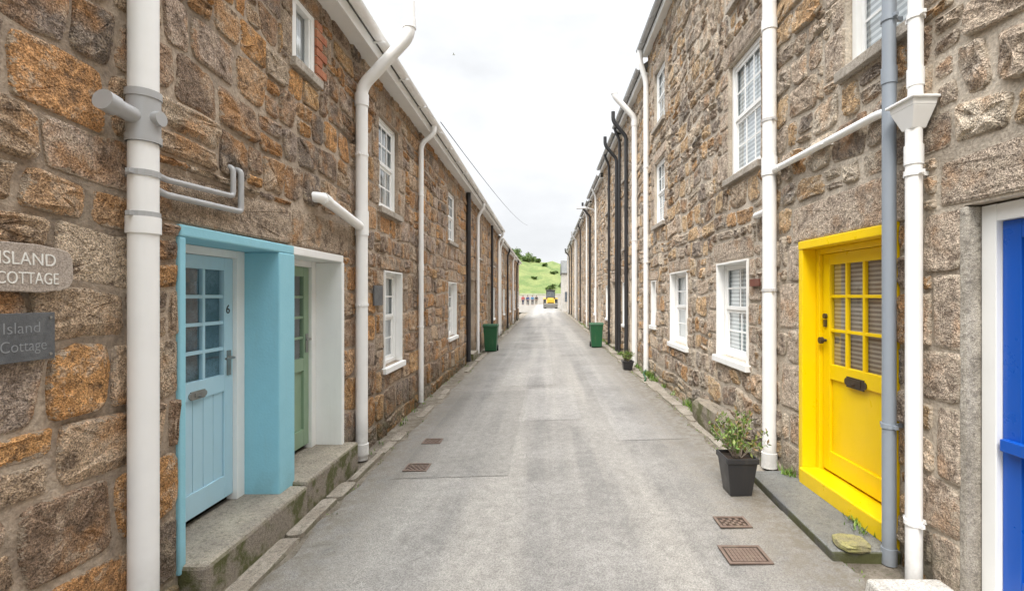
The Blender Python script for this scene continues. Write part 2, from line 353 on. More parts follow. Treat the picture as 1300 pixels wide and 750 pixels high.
# ------------------------------------------------------------ stones
def subtract(r, h):
    a0, a1, b0, b1 = r; c0, c1, d0, d1 = h
    if c0 >= a1 or c1 <= a0 or d0 >= b1 or d1 <= b0: return [r]
    out = []
    if c0 > a0: out.append((a0, c0, b0, b1))
    if c1 < a1: out.append((c1, a1, b0, b1))
    m0, m1 = max(a0, c0), min(a1, c1)
    if d0 > b0: out.append((m0, m1, b0, d0))
    if d1 < b1: out.append((m0, m1, d1, b1))
    return [q for q in out if q[1]-q[0] > 0.045 and q[3]-q[2] > 0.045]
PAL_L = [(.52,.33,.19),(.57,.31,.13),(.41,.28,.19),(.56,.41,.28),(.30,.215,.155),(.48,.34,.225),(.58,.37,.19),(.47,.36,.28),(.62,.49,.36),(.54,.29,.13),(.37,.29,.235),(.50,.39,.31),(.24,.19,.15)]
PAL_R = [(.55,.42,.30),(.57,.39,.225),(.44,.355,.28),(.65,.53,.405),(.36,.275,.205),(.54,.43,.33),(.60,.43,.26),(.50,.42,.34),(.68,.58,.46),(.38,.33,.28),(.50,.30,.15),(.30,.245,.20)]
def add_stone(mb, s, rect, rr, n, near, e, col, gap, mapper, rough=1.0):
    u0, u1, z0, z1 = rect
    hw = (u1-u0)/2-gap; hh = (z1-z0)/2-gap
    if hw < 0.012 or hh < 0.012: return
    cu = (u0+u1)/2; cz = (z0+z1)/2
    m4 = min(hw, hh)
    ring = []
    for (sx, sz) in ((1, 1), (-1, 1), (-1, -1), (1, -1)):
        r = min(rr.uniform(.12, .65)*m4, .06)*(.2+.8*rough)
        kx = hw-rr.uniform(-.04, .19)*m4*rough; kz = hh-rr.uniform(-.04, .19)*m4*rough
        A = (sx*kx, sz*(kz-r)); B = (sx*(kx-.3*r), sz*(kz-.3*r)); C = (sx*(kx-r), sz*kz)
        pts = [A, B, C] if sx*sz > 0 else [C, B, A]
        if n <= 8: pts = [pts[0], pts[2]]
        ring += pts
        if n >= 14:
            jj = rr.uniform(-.14, .05)*m4*rough
            if sx*sz > 0: ring.append((rr.uniform(-.4, .4)*hw, sz*(hh+jj)))
            else: ring.append((sx*(hw+jj), rr.uniform(-.4, .4)*hh))
    n = len(ring); base = len(mb.v)
    lev = ((0, -0.005, 1.0), (0.005, e*0.65, .9), (0.02, e, .4)) if near else ((0, -0.005, 1.0), (0.014, e, .55))
    tilt = rr.uniform(-.6, .6)*e; tz = rr.uniform(-.6, .6)*e
    for li, (ins, w, al) in enumerate(lev):
        fx = max(0.3, 1-ins/hw); fz = max(0.3, 1-ins/hh); cc = (col[0], col[1], col[2], al)
        for (px, pz) in ring:
            ww = w+(rr.uniform(-.28, .28)*e*rough+tilt*px/hw+tz*pz/hh if li else 0)
            mb.v.append(mapper(cu+px*fx, cz+pz*fz, ww)); mb.c.append(cc)
    L = len(lev); cc = (col[0], col[1], col[2], 0.0)
    if near:
        for (px, pz) in ring:
            f = rr.uniform(.4, .62); mb.v.append(mapper(cu+px*f, cz+pz*f, e+rr.uniform(-.4, .65)*e*rough)); mb.c.append(cc)
        L += 1
    mb.v.append(mapper(cu, cz, e+rr.uniform(-.1, .5)*e*rough)); mb.c.append(cc)
    fl = s < 0
    for li in range(L-1):
        for k in range(n):
            k2 = (k+1) % n; a, b, c, dd = base+li*n+k, base+li*n+k2, base+(li+1)*n+k2, base+(li+1)*n+k
            mb.f.append((a, b, c, dd) if fl else (dd, c, b, a)); mb.m.append(1)
    ci = base+L*n
    for k in range(n):
        a, b = base+(L-1)*n+k, base+(L-1)*n+(k+1) % n
        mb.f.append((a, b, ci) if fl else (b, a, ci)); mb.m.append(1)
def build_side(s, houses, prm):
    rr = random.Random(5 if s < 0 else 8)
    ops = openings(s)
    hmin, hmax, wmin, wmax, gap = prm
    dmax = houses[-1]['d'][1]
    mbs = [MB() for _ in houses]
    for h, mb in zip(houses, mbs):
        d0, d1 = h['d']; e = h['e']
        us = sorted({d0, d1} | {v for o in ops for v in o[:2] if d0 < v < d1})
        zs = sorted({-0.3, e} | {v for o in ops for v in o[2:] if -0.3 < v < e})
        for i in range(len(us)-1):
            for j in range(len(zs)-1):
                cu, cz = (us[i]+us[i+1])/2, (zs[j]+zs[j+1])/2
                if any(o[0] < cu < o[1] and o[2] < cz < o[3] for o in ops): continue
                q = [(X(s, 0), us[i], zs[j]), (X(s, 0), us[i+1], zs[j]), (X(s, 0), us[i+1], zs[j+1]), (X(s, 0), us[i], zs[j+1])]
                mb.quad(*(q if s < 0 else q[::-1]))
        for o in ops:
            a, b = max(o[0], d0), min(o[1], d1)
            if a >= b: continue
            for yy, ok in ((o[0], d0 <= o[0] < d1), (o[1], d0 < o[1] <= d1)):
                if ok: mb.quad((X(s, 0), yy, o[2]), (X(s, -.36), yy, o[2]), (X(s, -.36), yy, o[3]), (X(s, 0), yy, o[3]))
            for zz in (o[2], o[3]):
                mb.quad((X(s, 0), a, zz), (X(s, -.36), a, zz), (X(s, -.36), b, zz), (X(s, 0), b, zz))
        for yy in (d0+.003, d1-.003):
            mb.quad((X(s, -.005), yy, -.3), (X(s, -6), yy, -.3), (X(s, -6), yy, e), (X(s, -.005), yy, e))
        mb.quad((X(s, -6), d0, -.3), (X(s, -6), d1, -.3), (X(s, -6), d1, e), (X(s, -6), d0, e))
        mb.c = [(1, 1, 1, 1)]*len(mb.v)
    res = []
    for o in ops:
        if o in special[s]: continue
        hl = rr.uniform(.2, .28)
        if o[3]+hl < 6.9 and o[0] > 0: res.append((o[0]-.14, o[1]+.14, o[3], o[3]+hl))
        if o[2] > 0 and o[0] > 0: res.append((o[0]-.08, o[1]+.08, o[2]-.09, o[2]))
        if o[0] > 0:
            for side in (0, 1):
                z = max(0, o[2])
                while z < o[3]-.08:
                    hh = min(rr.uniform(.2, .36), o[3]-z); q = rr.uniform(.14, .36)
                    res.append((o[0]-q, o[0], z, z+hh) if side == 0 else (o[1], o[1]+q, z, z+hh)); z += hh
    if s < 0: res += [(2.55, 3.9, 2.10, 2.40), (3.9, 5.02, 2.10, 2.42)]
    else:
        res += [(2.82, 4.3, 2.15, 2.48), (1.2, 2.70, 2.17, 2.45)]
        z = 0.0
        for hh, q, q2 in ((.38, .2, .34), (.3, .34, .2), (.42, .18, .36), (.3, .3, .22), (.42, .2, .38), (.35, .3, .24)):
            res.append((2.54, 2.54+q, z, z+hh)); res.append((4.14, 4.14+q2, z, min(2.15, z+hh))); z += hh
    final = []
    for i, r in enumerate(res):
        pcs = [r]
        for h in ops: pcs = [q for p in pcs for q in subtract(p, h)]
        for h in res[:i]: pcs = [q for p in pcs for q in subtract(p, h)]
        final += [(p, 1) for p in pcs]
    rects = []
    z = -0.12
    while z < 6.9:
        k = (1.12 if z < 1.7 else 0.86) if s < 0 else (1.1 if z < 1.4 else .98)
        h = rr.uniform(hmin, hmax)*k
        u = 0.7-rr.random()*.3
        while u < dmax:
            w = rr.uniform(wmin, wmax)*k*(1.0 if u < 22 else 1.3)
            t = rr.random()
            if t < .12:
                c = rr.uniform(.35, .65); rects += [(u, u+w, z, z+h*c), (u, u+w, z+h*c, z+h)]
            elif t < 0.34 and w > wmin*1.3:
                c = rr.uniform(.35, .65); c2 = rr.uniform(.35, .65)
                rects += [(u, u+w*c, z, z+h*c2), (u, u+w*c, z+h*c2, z+h), (u+w*c, u+w, z, z+h)]
            else: rects.append((u, u+w, z, z+h))
            u += w
        z += h
    cut = ops+res
    for r in rects:
        if r[1] > dmax: continue
        near = [h for h in cut if not (h[0] >= r[1] or h[1] <= r[0] or h[2] >= r[3] or h[3] <= r[2])]
        pcs = [r]
        for h in near: pcs = [q for p in pcs for q in subtract(p, h)]
        final += [(p, 0) for p in pcs]
    am = 0.022 if s < 0 else 0.03
    def mapper(u, z, w):
        dist = 9
        for o in cut:
            if o[0]-.3 < u < o[1]+.3 and o[2]-.3 < z < o[3]+.3:
                dx = max(o[0]-u, 0, u-o[1]); dz = max(o[2]-z, 0, z-o[3]); dist = min(dist, max(dx, dz))
        k = min(1, dist/.25)
        du = k*am*math.sin(z*7.1+math.sin(u*2.3)*2); dz = k*am*math.sin(u*4.7+math.sin(z*1.9+u)*1.7)
        return (X(s, w), u+du, z+dz)
    pal = PAL_L if s < 0 else PAL_R
    rg = .8 if s < 0 else .95
    for rect, kind in final:
        cu = (rect[0]+rect[1])/2
        hi = next((i for i, h in enumerate(houses) if h['d'][0] <= cu < h['d'][1]), None)
        if hi is None or rect[2] > houses[hi]['e']-.05: continue
        near = cu < 9
        c = rr.choice(pal); f = rr.uniform(.82, 1.16)
        if kind:
            c = (.56, .455, .36) if s > 0 else (.47, .365, .27); f = rr.uniform(.85, 1.1)
        col = tuple(x*f for x in c)
        add_stone(mbs[hi], s, rect, rr, 16 if near else (12 if cu < 18 else 8), near, rr.uniform(.008, .027) if not kind else rr.uniform(.009, .016), col, gap*(rr.uniform(.5, 1.7) if not kind else .6), mapper, rg if not kind else .45)
    return mbs
def gutter(mb, s, w, z, d0, d1, r=0.06):
    n = 8; base = len(mb.v)
    for yy in (d0, d1):
        for rad in (r, r-.008):
            for k in range(n+1):
                a = math.pi+math.pi*k/n
                mb.v.append((X(s, w+math.cos(a)*rad), yy, z+math.sin(a)*rad))
    m = n+1
    for k in range(n):
        mb.f.append((base+k, base+k+1, base+2*m+k+1, base+2*m+k)); mb.m.append(0)
        mb.f.append((base+m+k, base+m+k+1, base+3*m+k+1, base+3*m+k)); mb.m.append(0)
    e = len(mb.v); mb.v += mb.v[base:base+2*m]
    for k in range(n): mb.f.append((e+k, e+k+1, e+m+k+1, e+m+k)); mb.m.append(0)
def window(par, s, w):
    d0, d1, z0, z1, cols, rows, ins, painted = w
    mb = MB(); f = .055; rec = .045 if not painted else .075
    if rows == 0: rec = .0
    a, b = -rec-.06, -rec
    wbox(mb, s, a, b, d0+.004, d0+f, z0+.002, z1-.004); wbox(mb, s, a, b, d1-f, d1-.004, z0+.002, z1-.004)
    wbox(mb, s, a, b-.002, d0+f, d1-f, z1-f, z1-.005); wbox(mb, s, a, b-.002, d0+f, d1-f, z0+.003, z0+f)
    if painted:
        wbox(mb, s, b+.001, .022, d1-.022, d1-.001, z0+.001, z1-.002); wbox(mb, s, b+.001, .022, d0+.001, d0+.022, z0+.001, z1-.002)
        wbox(mb, s, b+.001, .020, d0+.024, d1-.024, z1-.022, z1-.003)
    zm = (z0+z1)/2
    if rows > 0:
        for (za, zb, o) in ((zm-.0, z1-f, -.008), (z0+f, zm, -.024)):
            q0, q1 = a+.035+o, b-.008+o
            wbox(mb, s, q0, q1, d0+f, d0+f+.038, za, zb); wbox(mb, s, q0, q1, d1-f-.038, d1-f, za, zb)
            wbox(mb, s, q0, q1, d0+f+.038, d1-f-.038, za, za+.045); wbox(mb, s, q0, q1, d0+f+.038, d1-f-.038, zb-.038, zb)
            for c in range(1, cols):
                u = d0+f+.035+(d1-d0-2*f-.07)*c/cols
                wbox(mb, s, q0+.003, q1-.004, u-.011, u+.011, za+.03, zb-.03)
            for r in range(1, rows):
                z = za+.04+(zb-za-.075)*r/rows
                wbox(mb, s, q0+.005, q1-.006, d0+f+.03, d1-f-.03, z-.011, z+.011)
    else:
        wbox(mb, s, a+.01, b-.01, d0+f, d0+f+.03, z0+f, z1-f); wbox(mb, s, a+.01, b-.01, d1-f-.03, d1-f, z0+f, z1-f)
    wo = mb.obj("window", ["white"], par, bevel=.003 if d0 < 9 else 0)
    pane(wo, s, -rec-.046, d0+f, d1-f, z0+f, z1-f)
    c = MB()
    if ins == 'curtain':
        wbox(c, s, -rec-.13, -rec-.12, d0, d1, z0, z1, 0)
        n = 10
        for side in (0, 1):
            for k in range(n):
                ww = (d1-d0)*.36/n; u = d0+k*ww if side == 0 else d1-(k+1)*ww
                o = .008*(k % 2); wbox(c, s, -rec-.085-o, -rec-.075-o, u, u+ww, z0, z1, 1)
        c.obj("curtain", ["dark", "curtain"], wo)
    else:
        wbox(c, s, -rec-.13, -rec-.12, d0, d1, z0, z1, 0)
        if ins == 'blindw': wbox(c, s, -rec-.075, -rec-.07, d0+.03, d1-.03, z0+(z1-z0)*.04, z1-.02, 1)
        c.obj("blind" if ins == 'blindw' else "dark_interior", ["dark", "blindw"], wo)  # backing sheet carries the painted sky reflection in its grey-blue
    sl = MB(); wbox(sl, s, -rec, .06, d0-.05, d1+.05, z0-.075, z0-.001)
    sl.obj("sill", ["white" if painted else "sill"], wo, bevel=.006)
def door(par, s, w, d0, d1, z0, z1, mat, gz=None, cols=3, rows=3, inside='dark', style='boards', frame='white', fo=(0, 0, 0), label=None, fdepth=.05):
    fr = MB()
    if fo[0]: wbox(fr, s, w-.05, w+fdepth-.02, d0-fo[0], d0-.003, z0-.05, z1+fo[2])
    if fo[1]: wbox(fr, s, w-.05, w+fdepth-.02, d1+.003, d1+fo[1], z0-.05, z1+fo[2])
    if fo[2]: wbox(fr, s, w-.05, w+fdepth-.022, d0-.003, d1+.003, z1+.003, z1+fo[2]-.001)
    mb = MB(); st = .095
    wbox(mb, s, w-.04, w, d0, d0+st, z0, z1); wbox(mb, s, w-.04, w, d1-st, d1, z0, z1)
    wbox(mb, s, w-.04, w-.001, d0+st, d1-st, z1-.09, z1)
    if gz:
        g0, g1 = gz
        wbox(mb, s, w-.04, w-.001, d0+st, d1-st, g0-.12, g0)
        if g1 < z1-.09: wbox(mb, s, w-.04, w-.0015, d0+st, d1-st, g1, z1-.09)
        for c in range(1, cols):
            u = d0+st+(d1-d0-2*st)*c/cols; wbox(mb, s, w-.035, w-.006, u-.012, u+.012, g0, g1)
        for r in range(1, rows):
            z = g0+(g1-g0)*r/rows; wbox(mb, s, w-.035, w-.008, d0+st, d1-st, z-.012, z+.012)
        low = g0-.12
    else: low = z1-.09
    wbox(mb, s, w-.04, w-.001, d0+st, d1-st, z0, z0+.16)
    nb = 6 if style == 'boards' else 1
    bw = (d1-d0-2*st)/nb
    for k in range(nb):
        wbox(mb, s, w-.035, w-.012 if style == 'boards' else w-.022, d0+st+k*bw+.0025, d0+st+(k+1)*bw-.0025, z0+.16, low)
    wbox(mb, s, w-.038, w-.026, d0+st, d1-st, z0+.16, low)
    do = mb.obj("door", [mat], par, bevel=.003 if d0 < 9 else 0, label=label)
    if fo[1] or fo[0]: fr.obj("door_frame", [frame], par, bevel=.004 if d0 < 9 else 0)
    if gz:
        pane(do, s, w-.021, d0+st, d1-st, gz[0], gz[1])
        g = MB(); wbox(g, s, w-.046, w-.042, d0+.02, d1-.02, gz[0]-.05, gz[1]+.03); g.obj("blind", [inside], do)  # sheet behind the panes; the blue one has a reflection painted in
    return do
def letterbox(par, s, w, d, z, mat, wd=.26, hh=.065):
    mb = MB(); wbox(mb, s, w-.001, w+.008, d-wd/2, d+wd/2, z-hh/2, z+hh/2)
    wbox(mb, s, w+.008, w+.014, d-wd/2+.03, d+wd/2-.03, z-hh/2+.015, z+hh/2-.012)
    for e in (-1, 1): mb.cyl((X(s, w), d+e*wd/2, z), (X(s, w+.007), d+e*wd/2, z), hh*.36, 12)
    mb.cyl((X(s, w+.01), d, z-.01), (X(s, w+.035), d, z-.01), .01, 8)
    mb.obj("letterbox", [mat], par, bevel=0)
def handle(par, s, w, d, z, mat='steel', lever=True):
    mb = MB()
    if lever:
        wbox(mb, s, w-.001, w+.008, d-.02, d+.02, z-.1, z+.08)
        mb.sweep([(X(s, w+.005), d, z+.03), (X(s, w+.05), d, z+.03), (X(s, w+.05), d-.1, z+.03)], .009, 8, fillet=.02)
    else:
        mb.cyl((X(s, w-.001), d, z), (X(s, w+.03), d, z), .012, 10); mb.cyl((X(s, w+.03), d, z), (X(s, w+.055), d, z), .028, 12)
    mb.obj("handle", [mat], par, smooth=False)
def drainpipe(par, s, path, r, mat, collars=(), brackets=(), bmat='gpipe', fillet=.1, label=None):
    mb = MB(); P = [(X(s, p[0]), p[1], p[2]) for p in path]
    mb.sweep(P, r, 18, fillet=fillet)
    for (p, q) in collars:
        mb.cyl((X(s, p[0]), p[1], p[2]), (X(s, q[0]), q[1], q[2]), r*1.14, 18)
    o = mb.obj("drainpipe", [mat], par, smooth=True, label=label)
    for (w, dd, z) in brackets:
        b = MB(); b.cyl((X(s, w), dd, z-.014), (X(s, w), dd, z+.014), r+.007, 16)
        wbox(b, s, .0, w, dd-.01, dd+.01, z-.012, z+.012); wbox(b, s, w-.01, w+.01, dd-r-.03, dd+r+.03, z-.01, z+.01)
        b.obj("bracket", [bmat], o, smooth=False)
    return o
HO = {}
for s, houses, prm in ((-1, LH, (.19, .36, .24, .58, .007)), (1, RH, (.16, .31, .18, .52, .010))):
    mbs = build_side(s, houses, prm)
    for i, (h, mb) in enumerate(zip(houses, mbs)):
        d0, d1 = h['d']; e = h['e']
        ho = empty("granite_house", (X(s, -3), (d0+d1)/2, -.1), label=h['lab'], cat="house", group="granite cottages lining the narrow street")
        HO[(s, i)] = ho
        mb.obj("wall", ["mortL" if s < 0 else "mortR", "stoneL" if s < 0 else "stoneR"], ho, smooth=False)
        ov = .18 if s < 0 else .12
        if s < 0 and i > 4: ov = .1
        r = MB()
        rz = e+3.2*math.tan(math.radians(36))
        pr = [(ov+.03, e+.06), (ov+.03, e+.14), (-3, rz+.08), (-6.2, e+.14), (-6.2, e+.06)]
        r.prism([(X(s, a), d0+.001, z) for a, z in pr], [(X(s, a), d1-.001, z) for a, z in pr])
        r.obj("roof", ["roof"], ho)
        r = MB(); wbox(r, s, 0.001, ov, d0+.001, d1-.001, e-.04, e)
        wbox(r, s, ov, ov+.022, d0, d1, e-.06, e+.13)
        r.obj("soffit", ["white"], ho)
        r = MB(); gutter(r, s, ov+.085, e+.10, d0, d1, .06)
        k = d0+.4
        while k < d1:
            wbox(r, s, ov+.02, ov+.15, k-.012, k+.012, e+.03, e+.045); k += .9
        r.obj("gutter", ["wpipe" if s < 0 else "gpipe"], ho, smooth=True)
        for w in h['win']: window(ho, s, w)
        for (a, b, m) in h['dr']:
            door(ho, s, -.12, a+.07, b-.07, .14, 2.04, m, (1.2, 1.85) if i % 2 == 0 else None, 2, 2, 'dark', 'boards', 'white', (.069, .069, .079))
            q = MB(); wbox(q, s, -.3, .12, a+.01, b-.01, -.1, .13); q.obj("doorstep", ["conc"], ho, bevel=.01)
hA, hB, hC, hD, hE = (HO[(-1, i)] for i in range(5))
rA, rB, rC, rD = (HO[(1, i)] for i in range(4))
# ---- left doors
q = MB(); s = -1
wbox(q, s, -.30, .022, 2.685, 2.735, .14, 2.03); wbox(q, s, -.30, .03, 3.68, 3.905, .14, 2.03); wbox(q, s, -.30, .026, 2.685, 3.904, 2.03, 2.098)
q.obj("door_surround", ["lblue"], hA, bevel=.01, label="light blue painted masonry surround")
q = MB(); wbox(q, s, -.30, .022, 3.908, 4.87, 2.03, 2.098); wbox(q, s, -.30, .026, 4.825, 4.88, .14, 2.029)
q.obj("door_surround", ["white"], hB, bevel=.008, label="white painted doorway surround")
do = door(hA, -1, -.265, 2.80, 3.585, .24, 1.97, 'dblue', (1.13, 1.88), 3, 4, 'darkblue', 'boards', 'white', (.065, .094, .059), "pale blue half glazed boarded door numbered six")
letterbox(do, -1, -.265, 3.22, 1.04, 'steel', .13, .055)
handle(do, -1, -.265, 3.535, 1.22)
text_obj("6", .09, 'black', (X(-1, -.263), 3.505, 1.57), -1, "number", do)
do = door(hB, -1, -.265, 3.99, 4.735, .26, 1.97, 'dgreen', (1.10, 1.88), 2, 4, 'darker', 'panel', 'white', (.08, .088, .059), "sage green half glazed panelled door")
handle(do, -1, -.265, 4.69, 1.25)
q = MB(); wbox(q, s, -.34, .16, 2.70, 3.862, -.12, .19); q.obj("doorstep", ["conc"], hA, bevel=.025)
q = MB(); wbox(q, s, -.34, .15, 3.866, 4.93, -.12, .215); q.obj("doorstep", ["conc"], hB, bevel=.025)
q = MB()
for k in range(7): wbox(q, s, -.08, .022, 4.302, 4.302+(.2 if k % 2 else .11), 3.60+k*.08, 3.60+k*.08+.068)
q.obj("brick_jamb", ["brick"], hB, bevel=.005)
# ---- left pipes
o = drainpipe(hA, -1, [(.09, 2.36, -.05), (.09, 2.36, 4.36)], .062, 'wpipe', [((.09, 2.36, 2.0), (.09, 2.36, 2.08))], [(.09, 2.36, 2.09), (.09, 2.36, 2.29)], label="thick white soil pipe")
q = MB(); q.cyl((X(s, .09), 2.36, 2.44), (X(s, .09), 2.36, 2.69), .069, 20)
q.cyl((X(s, .09), 2.36, 2.44), (X(s, .09), 2.36, 2.475), .074, 20); q.cyl((X(s, .09), 2.36, 2.655), (X(s, .09), 2.36, 2.69), .074, 20)
q.sweep([(X(s, .09), 2.36, 2.55), (X(s, .09), 2.19, 2.565)], .038, 16); q.cyl((X(s, .09), 2.20, 2.562), (X(s, .09), 2.14, 2.57), .047, 16)
q.cyl((X(s, .09), 2.36, 2.56), (X(s, .18), 2.36, 2.56), .036, 16)
q.obj("pipe_junction", ["gpipe"], o, smooth=True)
drainpipe(hA, -1, [(.10, 2.40, 2.31), (.05, 2.55, 2.31), (.05, 3.10, 2.335), (.05, 3.10, 2.52), (-.02, 3.10, 2.53)], .016, 'gpipe', fillet=.03)
drainpipe(hA, -1, [(.10, 2.40, 2.235), (.05, 2.55, 2.23), (.05, 3.18, 2.25), (.05, 3.18, 2.52), (-.02, 3.18, 2.53)], .018, 'gpipe', fillet=.03)
drainpipe(hB, -1, [(.09, 5.17, -.05), (.09, 5.17, 3.93), (.60, 5.17, 4.47), (.60, 5.17, 4.84)], .062, 'wpipe', [((.09, 5.17, 3.72), (.09, 5.17, 3.85)), ((.60, 5.17, 4.55), (.60, 5.17, 4.64)), ((.09, 5.17, 2.34), (.09, 5.17, 2.6)), ((.09, 5.17, 0), (.09, 5.17, .12))], [(.09, 5.17, 1.6), (.09, 5.17, 3.2)], 'wpipe', label="white soil pipe bent outward around the eaves")
drainpipe(hB, -1, [(-.02, 4.22, 2.56), (.09, 4.25, 2.56), (.09, 5.12, 2.43)], .047, 'wpipe', [((.09, 4.27, 2.558), (.09, 4.36, 2.545))], fillet=.06)
drainpipe(hC, -1, [(.265, 7.78, 4.42), (.265, 7.78, 4.30), (.07, 7.72, 4.12), (.07, 7.72, 0.0)], .04, 'wpipe', [((.07, 7.72, 2.1), (.07, 7.72, 2.2))], [(.07, 7.72, 3.3), (.07, 7.72, 1.2)], 'wpipe')
drainpipe(hD, -1, [(.08, 12.45, 0), (.08, 12.45, 4.34)], .06, 'black', [], [(.08, 12.45, 2.5)], 'black')
drainpipe(hD, -1, [(.08, 14.2, 0), (.08, 14.2, 4.0), (.25, 14.2, 4.3), (.25, 14.2, 4.42)], .045, 'wpipe')
drainpipe(hE, -1, [(.08, 20.6, 0), (.08, 20.6, 4.0), (.26, 20.6, 4.3), (.26, 20.6, 4.42)], .05, 'wpipe')
drainpipe(hE, -1, [(.08, 18.0, 0), (.08, 18.0, 4.3)], .045, 'black')
for i, m in ((5, 'wpipe'), (6, 'black'), (7, 'wpipe'), (8, 'black')):
    dd = LH[i]['d'][0]+.3
    drainpipe(HO[(-1, i)], -1, [(.08, dd, 0), (.08, dd, 3.8), (.18, dd, 4.02), (.18, dd, 4.15)], .045, m)
# ---- right doors
s = 1
q = MB(); wbox(q, s, -.2, .02, 4.10, 4.16, .1, 2.09); wbox(q, s, -.2, .02, 3.0, 3.06, .1, 2.09); wbox(q, s, -.2, .024, 3.0, 4.16, 2.09, 2.158)
q.obj("door_surround", ["yellow"], rB, bevel=.006, label="bright yellow painted door surround")
q = MB(); wbox(q, s, -.2, .05, 3.062, 4.098, .12, .25); q.obj("threshold", ["yellow"], rB, bevel=.01)
do = door(rB, 1, -.125, 3.24, 4.045, .27, 2.04, 'yellow', (1.14, 1.97), 3, 3, 'blindb', 'panel', 'yellow', (.178, .053, .049), "bright yellow half glazed panelled door")
letterbox(do, 1, -.125, 3.62, 1.04, 'brass', .2, .08)
handle(do, 1, -.125, 4.0, 1.33, 'brass', False)
q = MB(); q.cyl((X(1, -.125), 4.0, 1.53), (X(1, -.105), 4.0, 1.53), .022, 12); wbox(q, 1, -.124, -.11, 3.985, 4.015, 1.44, 1.5); q.obj("lock", ["brass"], do)
q = MB(); wbox(q, 1, -.25, .03, 1.37, 2.53, -.1, .12); q.obj("doorstep", ["render"], rA, bevel=.01)
do = door(rA, 1, -.09, 1.40, 2.42, .16, 2.07, 'rblue', None, 1, 1, 'dark', 'panel', 'white', (.04, .085, .09), "royal blue panelled door", .05)
q = MB(); wbox(q, 1, -.09, -.055, 1.41, 2.40, .93, .99); q.obj("rail", ["rblue"], do, bevel=.004)
q = MB(); wbox(q, s, -.2, .010, 2.512, 2.56, -.05, 2.165)
q.obj("door_surround", ["roughrender"], rA, bevel=.012, label="thin stained render edge around doorway")
# ---- right pipes
o = drainpipe(rA, 1, [(.08, 2.78, 0.0), (.08, 2.78, 2.66)], .042, 'wpipe', [((.08, 2.78, 2.45), (.08, 2.78, 2.56))], [(.08, 2.78, .4), (.08, 2.78, 2.40)], 'wpipe', label="white downpipe below a hopper head")
q = MB()
def rect(w0, w1, d0, d1, z): return [(X(1, w1), d0, z), (X(1, w0), d0, z), (X(1, w0), d1, z), (X(1, w1), d1, z)]
q.prism(rect(.04, .12, 2.74, 2.82, 2.65), rect(.02, .15, 2.69, 2.87, 2.765)); q.prism(rect(.02, .15, 2.69, 2.87, 2.766), rect(.015, .155, 2.685, 2.875, 2.80))
q.prism(rect(.01, .17, 2.67, 2.89, 2.80), rect(.01, .17, 2.67, 2.89, 2.815))
q.obj("hopper_head", ["wpipe"], rA, bevel=.004, label="white plastic rainwater hopper head")
drainpipe(rA, 1, [(.07, 2.78, 2.81), (.07, 2.78, 6.7)], .038, 'wpipe', [((.07, 2.78, 2.9), (.07, 2.78, 3.0))], [(.07, 2.78, 3.3)], 'wpipe')
drainpipe(rB, 1, [(.08, 2.98, .05), (.08, 2.98, 6.7)], .038, 'slatepipe', [((.08, 2.98, .05), (.08, 2.98, .15)), ((.08, 2.98, 3.0), (.08, 2.98, 3.1))], [(.08, 2.98, .9), (.08, 2.98, 3.4)], 'slatepipe', label="blue grey painted downpipe")
drainpipe(rB, 1, [(.08, 4.57, .08), (.08, 4.57, 6.7)], .062, 'wpipe', [((.08, 4.57, .08), (.08, 4.57, .22)), ((.08, 4.57, 2.83), (.08, 4.57, 3.0)), ((.08, 4.57, 4.2), (.08, 4.57, 4.3))], [(.08, 4.57, 1.75), (.08, 4.57, 3.35)], 'lgpipe', label="thick white soil pipe")
drainpipe(rB, 1, [(.06, 2.86, 2.78), (.06, 3.05, 2.86), (.06, 4.53, 2.87)], .028, 'wpipe', [((.06, 4.40, 2.869), (.06, 4.5, 2.87))], [(.06, 3.7, 2.865)], 'wpipe')
drainpipe(rB, 1, [(.08, 4.6, 2.51), (.05, 4.95, 2.51), (-.02, 4.97, 2.51)], .03, 'wpipe', fillet=.03)
drainpipe(rC, 1, [(.07, 10.2, 0.12), (.07, 10.2, 6.2), (.20, 10.2, 6.65), (.20, 10.2, 6.9)], .055, 'wpipe', [], [(.07, 10.2, 2.4), (.07, 10.2, 4.4)], 'wpipe')
drainpipe(rD, 1, [(.08, 11.45, 0.05), (.08, 11.45, 5.9), (.56, 11.45, 6.42), (.56, 11.45, 6.55)], .068, 'wpipe', [((.08, 11.45, 5.7), (.08, 11.45, 5.82)), ((.56, 11.45, 6.46), (.56, 11.45, 6.6))], [(.08, 11.45, 3)], 'wpipe', label="white soil pipe bent outward around the eaves")
for i in range(3, 11):
    a, b = RH[i]['d']; e = RH[i]['e']
    if i in (3, 4, 6, 8, 10):
        dd = a+.35 if i > 3 else a+2.35
        drainpipe(HO[(1, i)], 1, [(.08, dd, 0.05), (.08, dd, e-.6), (.42, dd, e-.2), (.42, dd, e+.05)], .05, 'gpipe' if i == 8 else 'black')
    dd = a+2.15 if i > 3 else a+3.55
    drainpipe(HO[(1, i)], 1, [(.07, dd, 0.05), (.07, dd, e-.3), (.2, dd, e-.02), (.2, dd, e+.06)], .04, 'black' if i in (3, 4, 7, 9) else 'wpipe')
